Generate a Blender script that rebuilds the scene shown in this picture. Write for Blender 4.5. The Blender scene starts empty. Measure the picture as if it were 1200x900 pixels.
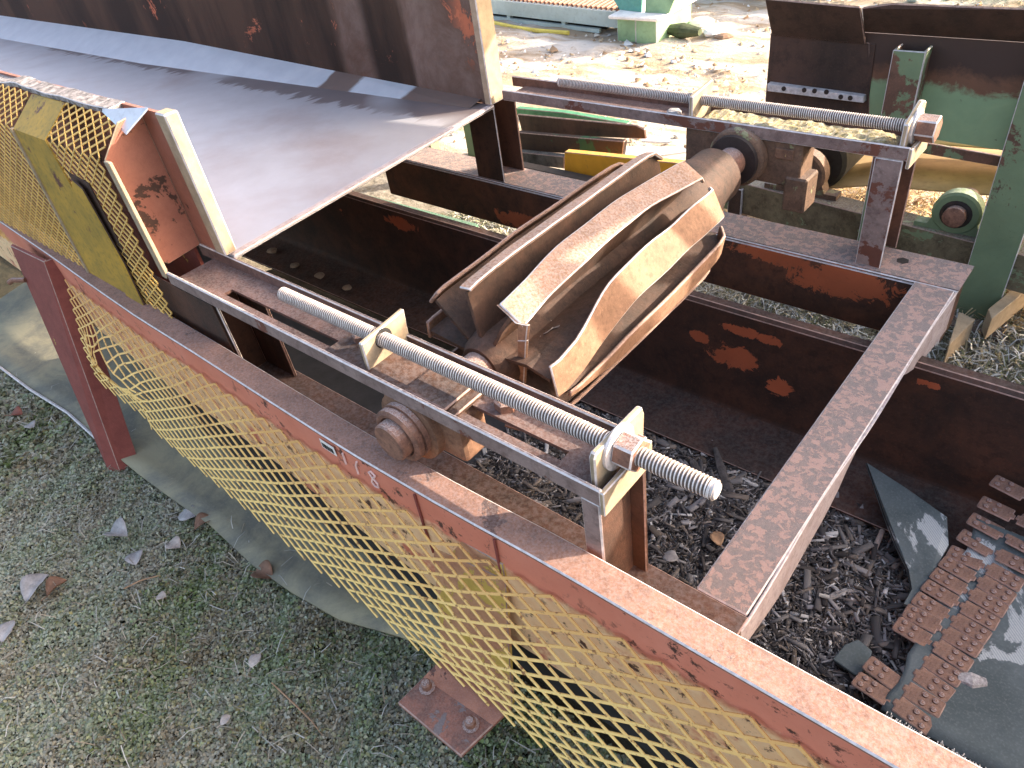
import bpy, math, random
import numpy as np
from mathutils import Matrix, Vector, noise as mnoise
S = bpy.context.scene
COL = S.collection
G = 1.07                      # ground level sits this far under the take-up flange (working zero)
rnd = random.Random(7)
R = math.radians

# ---------------------------------------------------------------- camera, sky, sun, exposure
cam = bpy.data.cameras.new('camera'); camo = bpy.data.objects.new('camera', cam); COL.objects.link(camo)
c = (0.5023,-0.6316,0.9177)
rot = Matrix([[0.757906, -0.333988, 0.560384], [0.638465, 0.556127, -0.532057], [-0.133944, 0.761035, 0.634732]])
camo.matrix_world = Matrix.Translation((c[0], c[1], c[2] + G)) @ rot.to_4x4()
cam.sensor_width = 36; cam.lens = 25.490; cam.clip_start = 0.02; cam.clip_end = 800
S.camera = camo
SUN_EL, SUN_AZ = R(23), math.atan2(.72, .70)         # azimuth counted from +X towards +Y
w = bpy.data.worlds.new('World'); S.world = w; w.use_nodes = True
nt = w.node_tree; bg = nt.nodes['Background']
sky = nt.nodes.new('ShaderNodeTexSky'); sky.sky_type = 'NISHITA'; sky.sun_disc = False
sky.air_density = .9; sky.dust_density = 4.5; sky.ozone_density = .6
sky.sun_elevation = SUN_EL; sky.sun_rotation = R(90) - SUN_AZ
warm = nt.nodes.new('ShaderNodeMix'); warm.data_type = 'RGBA'; warm.blend_type = 'MULTIPLY'; warm.inputs[0].default_value = 1   # thin bright haze takes the blue out of the sky
warm.inputs[7].default_value = (1.0, .915, .825, 1)
nt.links.new(sky.outputs[0], warm.inputs[6]); nt.links.new(warm.outputs[2], bg.inputs[0]); bg.inputs[1].default_value = 0.15
sl = bpy.data.lights.new('sun', 'SUN'); so = bpy.data.objects.new('sun', sl); COL.objects.link(so)
sl.energy = 2.6; sl.angle = R(0.5); sl.color = (1.0, .87, .70)
so.rotation_euler = Vector((-math.cos(SUN_EL)*math.cos(SUN_AZ), -math.cos(SUN_EL)*math.sin(SUN_AZ), -math.sin(SUN_EL))).to_track_quat('-Z', 'Y').to_euler()
so.location = (6, 6, 6)
S.view_settings.view_transform = 'Standard'; S.view_settings.look = 'None'
S.view_settings.exposure = 2.4; S.view_settings.gamma = 1.0

# ---------------------------------------------------------------- materials
class NT:
    def __init__(s, name):
        s.m = bpy.data.materials.new(name); s.m.use_nodes = True
        s.t = s.m.node_tree; s.b = s.t.nodes['Principled BSDF']; s.co = s.t.nodes.new('ShaderNodeTexCoord').outputs['Object']
    def N(s, k): return s.t.nodes.new(k)
    def L(s, a, b): s.t.links.new(a, b)
    def put(s, sock, v):
        if hasattr(v, 'is_output'): s.L(v, sock)
        else:
            if isinstance(v, tuple) and len(v) == 3 and sock.type == 'RGBA': v = (*v, 1)
            sock.default_value = v
    def scale(s, v):
        n = s.N('ShaderNodeMapping'); s.L(s.co, n.inputs[0]); n.inputs['Scale'].default_value = v; return n.outputs[0]
    def noise(s, sc, det=6, rough=.6, dist=0, vec=None):
        n = s.N('ShaderNodeTexNoise'); s.L(vec or s.co, n.inputs['Vector'])
        n.inputs['Scale'].default_value = sc; n.inputs['Detail'].default_value = det
        n.inputs['Roughness'].default_value = rough; n.inputs['Distortion'].default_value = dist
        return n.outputs['Fac']
    def step(s, v, a, b):
        n = s.N('ShaderNodeMapRange'); s.put(n.inputs[0], v); n.inputs[1].default_value = a; n.inputs[2].default_value = b
        return n.outputs[0]
    def math(s, op, a, b=0.0):
        n = s.N('ShaderNodeMath'); n.operation = op; s.put(n.inputs[0], a); s.put(n.inputs[1], b); return n.outputs[0]
    def mix(s, f, a, b):
        n = s.N('ShaderNodeMix'); n.data_type = 'RGBA'; s.put(n.inputs[0], f); s.put(n.inputs[6], a); s.put(n.inputs[7], b); return n.outputs[2]
    def up(s, a=.55, b=.95):
        g = s.N('ShaderNodeNewGeometry'); x = s.N('ShaderNodeSeparateXYZ'); s.L(g.outputs['True Normal'], x.inputs[0])
        return s.step(x.outputs[2], a, b)
    def xyz(s):
        x = s.N('ShaderNodeSeparateXYZ'); s.L(s.co, x.inputs[0]); return x.outputs
    def bump(s, h, strength=.4, d=.002):
        n = s.N('ShaderNodeBump'); s.put(n.inputs['Height'], h); n.inputs['Strength'].default_value = strength
        n.inputs['Distance'].default_value = d; s.L(n.outputs[0], s.b.inputs['Normal'])
    def end(s, col, rough=.7, metal=0.0, spec=.4):
        s.put(s.b.inputs['Base Color'], col); s.put(s.b.inputs['Roughness'], rough); s.put(s.b.inputs['Metallic'], metal)
        s.b.inputs['Specular IOR Level'].default_value = spec
        return s.m

FROST = (.55, .54, .56)
def rust(name, dark, mid, paint=None, cov=0.0, frost=.6, sc=1.0, rough=.75, speck=.5, streak=0, metal=0.0, ell=()):
    k = NT(name)
    vec = k.scale((1, 1, .25)) if streak else None
    n1 = k.noise(5*sc, 8, .68, .4, vec); n2 = k.noise(120, 5, .7); n4 = k.noise(28*sc, 6, .7)
    col = k.mix(k.step(n1, .36, .64), dark, mid)
    col = k.mix(k.math('MULTIPLY', k.step(n4, .5, .66), speck), col, tuple(v*.42 for v in dark))
    col = k.mix(k.math('MULTIPLY', k.step(n2, .54, .68), .45*speck), col, tuple(min(1, v*1.9) for v in mid))
    h = n2
    if paint:
        n3 = k.noise(3.1*sc, 12, .66, .5)
        n3 = k.math('ADD', n3, k.math('MULTIPLY', k.math('SUBTRACT', n4, .5), .25))
        pm = k.step(n3, .5 + (0.5-cov)*.5 - .008, .5 + (0.5-cov)*.5 + .012)
        if ell:
            X = k.xyz()
            for (cx, cz, rx, rz) in ell:
                d = k.math('ADD', k.math('POWER', k.math('ABSOLUTE', k.math('DIVIDE', k.math('SUBTRACT', X[0], cx), rx)), 2.0), k.math('POWER', k.math('ABSOLUTE', k.math('DIVIDE', k.math('SUBTRACT', X[2], cz), rz)), 2.0))
                d = k.math('ADD', d, k.math('MULTIPLY', k.math('SUBTRACT', k.noise(15, 12, .78, .8), .5), 7.5))
                pm = k.math('MAXIMUM', pm, k.step(d, 1.05, .95))
        pc = k.mix(k.step(n1, .3, .7), paint, tuple(v*.72 for v in paint))
        pc = k.mix(k.math('MULTIPLY', k.step(n2, .6, .7), .35), pc, tuple(v*.45 for v in paint))
        col = k.mix(pm, col, pc)
        h = k.math('ADD', n2, k.math('MULTIPLY', pm, .6))
    if frost:
        fm = k.math('MULTIPLY', k.up(), k.step(k.noise(75*sc, 6, .75), .40, .60))
        fm = k.math('MULTIPLY', fm, frost)
        col = k.mix(fm, col, FROST)
    k.bump(h, .55, .0025)
    return k.end(col, k.step(n1, -1.2*(rough), 2.2-rough) if False else rough, metal)
def flat(name, col, rough=.6, metal=0.0, var=.25, sc=30, bump=.2, frost=0):
    k = NT(name); n = k.noise(sc, 6, .65); n2 = k.noise(sc*6, 4, .6)
    cc = k.mix(k.step(n, .3, .7), tuple(v*(1-var) for v in col), tuple(min(1, v*(1+var)) for v in col))
    cc = k.mix(k.math('MULTIPLY', k.step(n2, .55, .72), .4), cc, tuple(v*.5 for v in col))
    if frost: cc = k.mix(k.math('MULTIPLY', k.up(.3, .8), k.math('MULTIPLY', k.step(k.noise(90, 5, .7), .38, .6), frost)), cc, FROST)
    k.bump(n2, bump, .002)
    return k.end(cc, rough, metal)

ORANGE = (.40, .105, .045); SALMON = (.46, .155, .105); YELL = (.62, .44, .10); CREAM = (.60, .44, .20)
M = {}
M['rust'] = rust('rusty_steel', (.045, .024, .017), (.11, .052, .033), frost=.12)
M['rust_dark'] = rust('dark_rusty_steel', (.028, .016, .012), (.075, .032, .019), ORANGE, .12, frost=.1, streak=1)
M['rust_patch'] = rust('rusty_steel_orange_paint', (.038, .02, .016), (.115, .04, .024), ORANGE, .17, frost=.10, streak=0)
TP = [(-0.338,1.200,-0.668),(-0.170,1.200,-0.734),(-0.280,1.200,-0.554),(-0.461,1.200,-0.631),(-1.963,1.200,-0.547),(0.241,1.200,-0.535)]
M['trough'] = rust('trough_rust_orange_paint', (.024, .014, .011), (.072, .030, .018), ORANGE, .04, frost=.06, ell=[(TP[0][0], TP[0][2]+G, .075, .05), (TP[1][0], TP[1][2]+G, .045, .035), (TP[2][0], TP[2][2]+G, .09, .018), (TP[3][0], TP[3][2]+G, .04, .02), (TP[4][0], TP[4][2]+G, .10, .03), (TP[5][0], TP[5][2]+G, .03, .012)])
BP = [(-0.115,1.470,-0.455),(-0.347,1.470,-0.424),(-1.431,1.470,-0.555),(-1.723,1.470,-0.508)]
M['basepatch'] = rust('base_beam_rust_orange_paint', (.030, .016, .011), (.10, .038, .020), (.38, .10, .04), .08, frost=.1, ell=[(BP[0][0], BP[0][2]+G, .16, .06), (BP[1][0], BP[1][2]+G, .14, .03), (BP[2][0], BP[2][2]+G, .20, .035)])
M['frosty'] = rust('frosted_rusty_steel', (.060, .042, .038), (.15, .09, .072), (.33, .175, .13), .47, frost=.46, sc=15)
M['channel'] = rust('grey_rusty_channel', (.15, .10, .09), (.27, .20, .185), (.16, .06, .04), .30, frost=.5, sc=1.4)
M['channel_web'] = rust('brown_channel_web', (.075, .04, .034), (.16, .09, .075), frost=.16, sc=2)
M['palesteel'] = rust('pale_frosted_steel', (.30, .24, .24), (.42, .36, .37), (.24, .12, .08), .2, frost=.3, sc=2)
M['edge'] = flat('worn_frosted_edge', (.52, .49, .50), .55, .0, .3, 60)
M['edge_rust'] = flat('worn_rust_edge', (.30, .20, .17), .6, .0, .4, 60)
M['thread'] = flat('frosted_thread', (.66, .60, .58), .55, .1, .3, 70, .15)
M['bolt'] = rust('rusty_bolt', (.12, .06, .045), (.30, .15, .10), frost=.5, sc=4)
M['wing'] = rust('wing_rust', (.040, .024, .018), (.095, .050, .034), frost=.03, sc=2)
M['wingbar'] = rust('wing_bar_rust', (.20, .11, .068), (.31, .175, .11), frost=.35, sc=2.2)
M['black'] = flat('black_rubber_and_gaps', (.022, .021, .022), .75, 0, .4, 20, .3)  # rubber, and the painted dark of gaps behind panels
M['bearing'] = flat('bearing_seal', (.03, .022, .022), .5, 0, .4, 30)
M['housing'] = rust('bearing_housing_rust', (.085, .05, .035), (.17, .10, .065), (.24, .24, .13), .32, frost=.2, sc=3)
M['housing_tan'] = rust('bearing_housing_tan', (.12, .06, .038), (.22, .12, .075), (.40, .26, .12), .22, frost=.1, sc=3)

def web_mat():
    k = NT('salmon_painted_web'); x, y, z = k.xyz()
    n1 = k.noise(4, 8, .65); n2 = k.noise(90, 5, .7); n3 = k.noise(14, 8, .7)
    col = k.mix(k.step(n1, .3, .7), (.64, .235, .16), (.54, .165, .10))
    # yellow overspray left behind the expanded metal
    zz = k.math('ADD', z, k.math('MULTIPLY', k.math('SUBTRACT', n3, .5), .09))
    ov = k.math('MULTIPLY', k.step(zz, G-.265, G-.29), k.step(k.noise(9, 8, .7), .36, .46))
    col = k.mix(k.math('MULTIPLY', ov, .92), col, k.mix(k.step(n3, .35, .65), (.86, .63, .37), (.80, .50, .26)))
    sp = k.math('MULTIPLY', k.step(k.noise(26, 10, .75), .555, .60), k.step(k.noise(3.3, 3, .5), .45, .56))
    col = k.mix(sp, col, (.07, .032, .025))
    col = k.mix(k.math('MULTIPLY', k.step(n2, .60, .70), .25), col, (.20, .08, .05))
    k.bump(k.math('ADD', n2, k.math('MULTIPLY', sp, -.8)), .4, .0015)
    return k.end(col, .6)
M['web'] = web_mat()
M['salmon_top'] = rust('salmon_beam_top', (.19, .095, .065), (.30, .155, .11), (.115, .06, .048), .25, frost=.16, sc=2.2)
M['leg_red'] = rust('red_painted_leg', (.17, .042, .034), (.23, .06, .048), YELL, .10, frost=0, sc=2.6, speck=.15)
M['leg_tan'] = rust('tan_oversprayed_leg', (.40, .19, .11), (.52, .30, .16), YELL, .42, frost=.1, sc=2.5, speck=.2)
M['plate_rust'] = rust('foot_plate_rust', (.13, .065, .05), (.30, .12, .08), (.20, .16, .16), .30, frost=.1, sc=3)
M['salmon'] = rust('salmon_painted_plate', (.25, .095, .065), (.31, .125, .085), (.07, .035, .025), .30, frost=.1, sc=1.6, speck=.12)

def mesh_mat():
    k = NT('yellow_expanded_metal'); x, y, z = k.xyz(); n = k.noise(7, 6, .65); n2 = k.noise(80, 4, .6)
    hi = k.math('ADD', z, k.math('MULTIPLY', k.math('SUBTRACT', n, .5), .35))
    col = k.mix(k.step(hi, G-.50, G-.28), (.88, .61, .22), (.68, .38, .13))
    col = k.mix(k.step(n2, .57, .68), col, (.24, .10, .045))
    return k.end(col, .55)
M['mesh'] = mesh_mat()
M['guard'] = flat('yellow_guard_mesh', (.66, .42, .12), .55, 0, .3, 20)
def plate_yellow():
    k = NT('mossy_yellow_plate'); n = k.noise(9, 8, .7, .3); n2 = k.noise(60, 5, .65)
    col = k.mix(k.step(n, .35, .65), (.46, .27, .035), (.28, .185, .03))
    col = k.mix(k.math('MULTIPLY', k.step(n2, .5, .65), .5), col, (.12, .11, .03))
    col = k.mix(k.step(k.noise(5, 8, .7), .60, .63), col, (.10, .035, .025))
    k.bump(n2, .3); return k.end(col, .65)
M['yplate'] = plate_yellow()

def floor_mat():
    k = NT('bare_chute_steel'); x, y, z = k.xyz()
    n = k.noise(3, 6, .6, .3); n2 = k.noise(140, 4, .6); n3 = k.noise(2.2, 4, .5, 0, k.scale((3.2, .5, 1)))
    col = k.mix(k.step(n, .35, .65), (.54, .54, .585), (.45, .44, .475))
    col = k.mix(k.math('MULTIPLY', k.step(k.noise(1.4, 5, .6), .5, .66), .5), col, (.33, .24, .23))
    col = k.mix(k.math('MULTIPLY', k.step(n2, .5, .7), .25), col, (.52, .50, .52))
    # rusty drip stain along the foot of the far wall
    edge = k.math('ADD', y, k.math('MULTIPLY', k.math('SUBTRACT', k.noise(5, 4, .6, 0, k.scale((3.4, .5, 1))), .5), .34))
    st = k.math('MULTIPLY', k.step(edge, 1.21, 1.235), k.step(k.noise(1.2, 2, .5), .38, .44))
    col = k.mix(k.math('MULTIPLY', st, .75), col, (.15, .105, .10))
    k.bump(n2, .15, .001)
    return k.end(col, k.math('ADD', .34, k.math('MULTIPLY', n, .25)), .5, .5)
M['chute_floor'] = floor_mat()
def wall_mat():
    k = NT('streaked_rusty_wall'); x, y, z = k.xyz()
    ns = k.noise(3, 6, .6, .2, k.scale((1.1, 1, .22))); n = k.noise(4, 12, .72, .5); n2 = k.noise(110, 5, .65)
    col = k.mix(k.step(ns, .42, .58), (.024, .016, .012), (.060, .036, .024))
    # paler scoured sheet at the tail end
    pale = k.step(k.math('ADD', x, k.math('MULTIPLY', ns, .25)), -1.86, -1.82)
    pale2 = k.math('MULTIPLY', k.step(x, -2.47, -2.40), k.step(x, -2.20, -2.26))
    col = k.mix(k.math('MAXIMUM', pale, k.math('MULTIPLY', pale2, .8)), col, k.mix(k.step(n, .4, .62), (.17, .125, .105), (.10, .062, .046)))
    pm = k.math('MULTIPLY', k.step(n, .61, .64), k.step(k.math('ADD', z, k.math('MULTIPLY', n, .3)), G+.20, G+.38))
    pm = k.math('MAXIMUM', pm, k.math('MULTIPLY', k.step(n, .56, .59), k.math('MULTIPLY', k.step(x, -1.70, -1.62), k.step(z, G+.06, G+.2))))
    col = k.mix(pm, col, (.42, .14, .075))
    k.bump(k.math('ADD', n2, pm), .4, .002); return k.end(col, .75, 0, .2)
M['wall'] = wall_mat()
M['galv'] = flat('bluish_bare_sheet', (.50, .54, .60), .42, .4, .15, 8, .1)
M['sunflange'] = flat('pale_worn_flange', (.33, .26, .18), .6, 0, .25, 25)
M['dirtedge'] = flat('crusted_sheet_edge', (.22, .20, .20), .8, 0, .95, 45, .6)

def green_mat(name, cov):
    return rust(name, (.085, .05, .035), (.16, .08, .055), (.19, .26, .15), cov, frost=.25, sc=.9)
M['green'] = green_mat('green_paint_worn', .72); M['green2'] = green_mat('green_paint_rusty', .45)
def greenpanel():
    k = NT('green_panel_burnt_top'); x, y, z = k.xyz(); n = k.noise(6, 10, .7, .4); n2 = k.noise(100, 5, .65)
    g = k.mix(k.step(n, .3, .7), (.25, .36, .21), (.19, .29, .17))
    zz = k.math('ADD', z, k.math('MULTIPLY', k.math('SUBTRACT', n, .5), .22))
    col = k.mix(k.step(zz, G-.17, G-.14), g, k.mix(n, (.20, .10, .06), (.10, .05, .035)))
    col = k.mix(k.step(zz, G-.12, G-.08), col, (.05, .03, .026))
    col = k.mix(k.step(k.noise(30, 6, .7), .66, .69), col, (.06, .03, .025))
    k.bump(n2, .3); return k.end(col, .55)
M['greenpanel'] = greenpanel()
M['greenpost'] = green_mat('green_post_paint', .62)
M['hopper'] = rust('hopper_rust', (.034, .021, .017), (.085, .045, .033), frost=.15, sc=.8, streak=1)
M['rail'] = rust('dusty_rail', (.10, .075, .045), (.22, .18, .11), (.24, .30, .17), .35, frost=.3, sc=1.5)
M['tanbelt'] = flat('tan_belt', (.40, .29, .16), .8, 0, .3, 4, .2)
M['olive'] = None
def belt_ground():
    k = NT('dusty_rubber_belt'); n = k.noise(4, 8, .7, .5); n2 = k.noise(80, 5, .65)
    col = k.mix(k.step(n, .40, .62), (.27, .24, .155), (.13, .125, .10))
    col = k.mix(k.math('MULTIPLY', k.step(n2, .5, .7), .3), col, (.28, .25, .18))
    k.bump(k.math('ADD', n2, n), .3, .003); return k.end(col, .7)
M['olive'] = belt_ground()
def belt_blue():
    k = NT('worn_grey_rubber_belt'); n = k.noise(5, 8, .65, .4); n2 = k.noise(160, 4, .6)
    col = k.mix(k.step(n, .35, .6), (.055, .075, .08), (.10, .125, .135))
    fr = k.step(k.noise(3.6, 8, .62, .5), .575, .59)
    weave = k.N('ShaderNodeTexWave'); k.L(k.co, weave.inputs[0]); weave.inputs['Scale'].default_value = 75; weave.bands_direction = 'DIAGONAL'
    fcol = k.mix(k.step(weave.outputs['Fac'], .3, .7), (.30, .34, .36), (.42, .45, .46))
    col = k.mix(fr, col, fcol)
    col = k.mix(k.math('MULTIPLY', k.step(n2, .5, .7), .3), col, (.2, .22, .24))
    k.bump(n2, .25, .001); return k.end(col, .7)
M['belt'] = belt_blue()
M['splice'] = rust('rusty_splice_plate', (.14, .068, .045), (.26, .14, .09), (.42, .22, .08), .16, frost=.12, sc=5)
M['fray'] = flat('frayed_fibre', (.55, .53, .50), .9)
def attr_mat(name, rough=.8, trans=0):
    k = NT(name); a = k.N('ShaderNodeVertexColor'); a.layer_name = 'tint'
    k.end(a.outputs[0], rough, 0, .25)
    return k.m
M['tint'] = attr_mat('natural_litter'); M['leaf'] = attr_mat('small_leaf_cover', .75)
def ground_mat():
    k = NT('frosty_earth'); x, y, z = k.xyz()
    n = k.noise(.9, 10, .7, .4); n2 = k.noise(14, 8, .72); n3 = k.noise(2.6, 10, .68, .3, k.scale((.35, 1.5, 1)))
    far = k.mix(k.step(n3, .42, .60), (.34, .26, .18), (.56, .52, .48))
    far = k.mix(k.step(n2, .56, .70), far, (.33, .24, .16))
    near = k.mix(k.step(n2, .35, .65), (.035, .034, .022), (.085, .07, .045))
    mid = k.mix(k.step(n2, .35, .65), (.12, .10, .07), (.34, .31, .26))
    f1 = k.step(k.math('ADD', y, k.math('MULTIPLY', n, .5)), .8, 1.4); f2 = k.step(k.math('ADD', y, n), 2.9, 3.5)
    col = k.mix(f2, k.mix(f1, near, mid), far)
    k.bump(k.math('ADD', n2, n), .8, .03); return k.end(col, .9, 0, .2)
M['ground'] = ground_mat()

# ---------------------------------------------------------------- mesh helpers (local z: 0 = take-up flange)
class MB:
    def __init__(s): s.v = []; s.f = []
    def add(s, vs, fs):
        o = len(s.v); s.v += [tuple(p) for p in vs]; s.f += [tuple(i+o for i in q) for q in fs]; return s
    def box(s, x0, x1, y0, y1, z0, z1):
        return s.add([(x0,y0,z0),(x1,y0,z0),(x1,y1,z0),(x0,y1,z0),(x0,y0,z1),(x1,y0,z1),(x1,y1,z1),(x0,y1,z1)],
                     [(3,2,1,0),(4,5,6,7),(0,1,5,4),(1,2,6,5),(2,3,7,6),(3,0,4,7)])
    def hexa(s, a, b):                      # two matching quads
        return s.prism_between(a, b)
    def prism_between(s, a, b):
        n = len(a)
        fs = [tuple(range(n))[::-1], tuple(range(n, 2*n))]
        fs += [(i, (i+1) % n, n+(i+1) % n, n+i) for i in range(n)]
        return s.add(list(a)+list(b), fs)
    def plate(s, poly, t):                  # polygon pushed along vector t
        return s.prism_between(poly, [tuple(p[i]+t[i] for i in range(3)) for p in poly])
    def section(s, prof, stations):         # closed profile (dy,dz) swept along (x,y,z)
        n = len(prof); vs = []; fs = []
        for st in stations:
            x, y, z = st[:3]; pr = st[3] if len(st) > 3 else prof
            vs += [(x, y+p[0], z+p[1]) for p in pr]
        for k in range(len(stations)-1):
            for i in range(n):
                fs.append((k*n+i, k*n+(i+1) % n, (k+1)*n+(i+1) % n, (k+1)*n+i))
        fs.append(tuple(range(n))[::-1]); fs.append(tuple(range((len(stations)-1)*n, len(stations)*n)))
        return s.add(vs, fs)
    def tube(s, path, r, n=8, caps=True):
        path = [Vector(p) for p in path]; rs = r if isinstance(r, (list, tuple)) else [r]*len(path)
        vs = []; fs = []
        for i, p in enumerate(path):
            d = (path[min(i+1, len(path)-1)] - path[max(i-1, 0)]).normalized()
            a = d.orthogonal().normalized() if i == 0 else (pa - d*pa.dot(d)).normalized()
            pa = a; b = d.cross(a)
            for k in range(n):
                t = 2*math.pi*k/n; vs.append(tuple(p + (a*math.cos(t) + b*math.sin(t))*rs[i]))
        for i in range(len(path)-1):
            for k in range(n): fs.append((i*n+k, i*n+(k+1) % n, (i+1)*n+(k+1) % n, (i+1)*n+k))
        if caps: fs.append(tuple(range(n))[::-1]); fs.append(tuple(range((len(path)-1)*n, len(path)*n)))
        return s.add(vs, fs)
    def lathe(s, axis_pt, axis, prof, n=32):  # prof: (distance along axis, radius)
        ax = Vector(axis).normalized(); a = ax.orthogonal().normalized(); b = ax.cross(a); o = Vector(axis_pt)
        vs = []; fs = []
        for d, r in prof:
            for k in range(n):
                t = 2*math.pi*k/n; vs.append(tuple(o + ax*d + (a*math.cos(t)+b*math.sin(t))*max(r, 1e-4)))
        for i in range(len(prof)-1):
            for k in range(n): fs.append((i*n+k, i*n+(k+1) % n, (i+1)*n+(k+1) % n, (i+1)*n+k))
        fs.append(tuple(range(n))[::-1]); fs.append(tuple(range((len(prof)-1)*n, len(prof)*n)))
        return s.add(vs, fs)

def link(name, me, mats, parent=None, base=(0, 0, 0)):
    o = bpy.data.objects.new(name, me); COL.objects.link(o)
    for m in (mats if isinstance(mats, (list, tuple)) else [mats]):
        if m.name not in me.materials: me.materials.append(m)
    if parent:
        o.parent = parent; o.matrix_parent_inverse = Matrix.Translation(parent['_loc']).inverted() if '_loc' in parent else Matrix()
    return o
def obj(name, mb, mat, parent=None, bevel=0.0, edge=None, smooth=False, base=None, seg=1, sharp=35):
    off = base or (0, 0, -G)
    me = bpy.data.meshes.new(name); me.from_pydata([(p[0]-off[0], p[1]-off[1], p[2]-off[2]) for p in mb.v], [], mb.f)
    me.validate()
    o = link(name, me, [mat] + ([edge] if edge else []), parent)
    import bmesh
    bm = bmesh.new(); bm.from_mesh(me); bmesh.ops.recalc_face_normals(bm, faces=bm.faces); bm.to_mesh(me); bm.free()
    if smooth:
        me.polygons.foreach_set('use_smooth', [True]*len(me.polygons)); me.update()
        me.set_sharp_from_angle(angle=R(sharp))
    if bevel:
        b = o.modifiers.new('bevel', 'BEVEL'); b.width = bevel; b.segments = seg; b.limit_method = 'ANGLE'; b.angle_limit = R(40)
        if edge: b.material = 1
    if base: o.location = (base[0], base[1], base[2] + G)
    return o
def tag(o, label=None, cat=None, group=None, kind=None):
    if label: o['label'] = label
    if cat: o['category'] = cat
    if group: o['group'] = group
    if kind: o['kind'] = kind
    return o
LOCS = {}
def thing(name, label, cat, loc, group=None):
    o = bpy.data.objects.new(name, None); COL.objects.link(o); o.empty_display_size = .1
    o.location = (loc[0], loc[1], loc[2]+G); LOCS[o.name] = Vector(o.location)
    return tag(o, label, cat, group)
def part(name, mb, mat, parent, **kw):
    o = obj(name, mb, mat, None, **kw)
    o.parent = parent
    top = parent
    while top.parent: top = top.parent
    if parent.type == 'EMPTY': o.matrix_parent_inverse = Matrix.Translation(-LOCS[parent.name])
    return o

# ================================================================ GROUND
def ground():
    xs = np.concatenate([[-300, -120, -50, -25], np.arange(-14, -5, .18), np.arange(-5, 2, .07), np.arange(2, 8, .3), [12, 25, 60, 150, 300]])
    ys = np.concatenate([[-300, -100, -30, -10, -4], np.arange(-2, 4, .07), np.arange(4, 14, .16), [16, 22, 40, 90, 200, 500]])
    vs = []
    for y in ys:
        for x in xs:
            h = 0
            if -14 < x < 8 and -2 < y < 14:
                h = .012*mnoise.noise((x*2.1, y*2.1, 0)) + .008*mnoise.noise((x*7, y*7, 3))
                if y > 3: h += min(1, (y-3))*(.05*mnoise.noise((x*.5+y*.35, y*2.4, 1)) + .035*mnoise.noise((x*4, y*4, 5)))
            vs.append((x, y, -G + h))
    nx = len(xs); fs = [(j*nx+i, j*nx+i+1, (j+1)*nx+i+1, (j+1)*nx+i) for j in range(len(ys)-1) for i in range(nx-1)]
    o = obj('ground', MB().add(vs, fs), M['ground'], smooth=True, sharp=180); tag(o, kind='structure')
ground()

# ================================================================ MAIN CONVEYOR
conv = thing('conveyor', 'rusty salmon conveyor tail section with chute, wing pulley and threaded take-up rods, filling the picture', 'conveyor', (-.6, .8, -G))
E, ER = M['edge'], M['edge_rust']
def jit(x, a=.003, f=3.0, s=0): return a*mnoise.noise((x*f, s*7.3, .5))

# near salmon side beam: bent angle with deep web
FRONT = [(-6.0, .03), (-4.0, .0), (-2.93, -.028), (-2.345, -.048), (-1.98, -.066), (-1.653, -.078), (-1.284, -.081), (-.95, -.088), (-.646, -.093), (-.31, -.087), (-.083, -.077), (.199, -.074), (.516, -.067), (1.2, -.05), (2.4, -.02)]
def yfront(x):
    for (a, ya), (b, yb) in zip(FRONT, FRONT[1:]):
        if a <= x <= b: return ya + (yb-ya)*(x-a)/(b-a)
    return FRONT[-1][1]
def wdepth(x): return .30 if x < -1.1 else .30 + .085*min(1, (x+1.1)/.8)
sts = []; x = -6.0
sal = []
while x < 2.4:
    sal.append(x); x += .12
top = MB(); web = MB(); lip = MB()
top.section([(0, 0), (.066, -.001), (.066, -.011), (0, -.010)], [(x, yfront(x), -.168 + jit(x, .004, 2)) for x in sal])
side = part('side_beam', top, M['salmon_top'], conv, bevel=.003, edge=E)
web.section([(0, 0), (.009, 0), (.009, -.3), (0, -.3)],
            [(x, yfront(x)+.002, -.179 + jit(x, .004, 2), [(0, 0), (.009, 0), (.009, -wdepth(x)), (0, -wdepth(x))]) for x in sal])
part('web_plate', web, M['web'], side)
# barcode sticker and chalk figures on the web
def onweb(x, z, d=.0025): return (x, yfront(x)-d, z)
st = MB().plate([onweb(-.735, -.184), onweb(-.680, -.184), onweb(-.680, -.212), onweb(-.735, -.212)], (0, .001, 0))
stick = part('sticker', st, flat('white_sticker', (.75, .73, .70), .5, 0, .03), side)
bars = MB(); xx = -.730
r2 = random.Random(3)
while xx < -.688:
    wd = r2.choice([.0012, .002, .0028]); bars.plate([onweb(xx, -.193, .0034), onweb(xx+wd, -.193, .0034), onweb(xx+wd, -.208, .0034), onweb(xx, -.208, .0034)], (0, .0006, 0)); xx += wd + r2.choice([.0015, .0025])
part('barcode', bars, flat('black_print', (.03, .03, .03)), side)
CH = [[(-.650, -.186), (-.652, -.222)], [(-.600, -.186), (-.611, -.206), (-.613, -.232)],
      [(-.545, -.200), (-.556, -.192), (-.566, -.200), (-.558, -.214), (-.546, -.226), (-.548, -.240), (-.560, -.242), (-.567, -.232), (-.558, -.214), (-.548, -.206), (-.545, -.200)]]
chm = flat('chalk', (.72, .50, .46), .9)
for s in CH: part('chalk_mark', MB().tube([onweb(a, b, .0005) for a, b in s], .0026, 5), chm, side)

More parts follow.
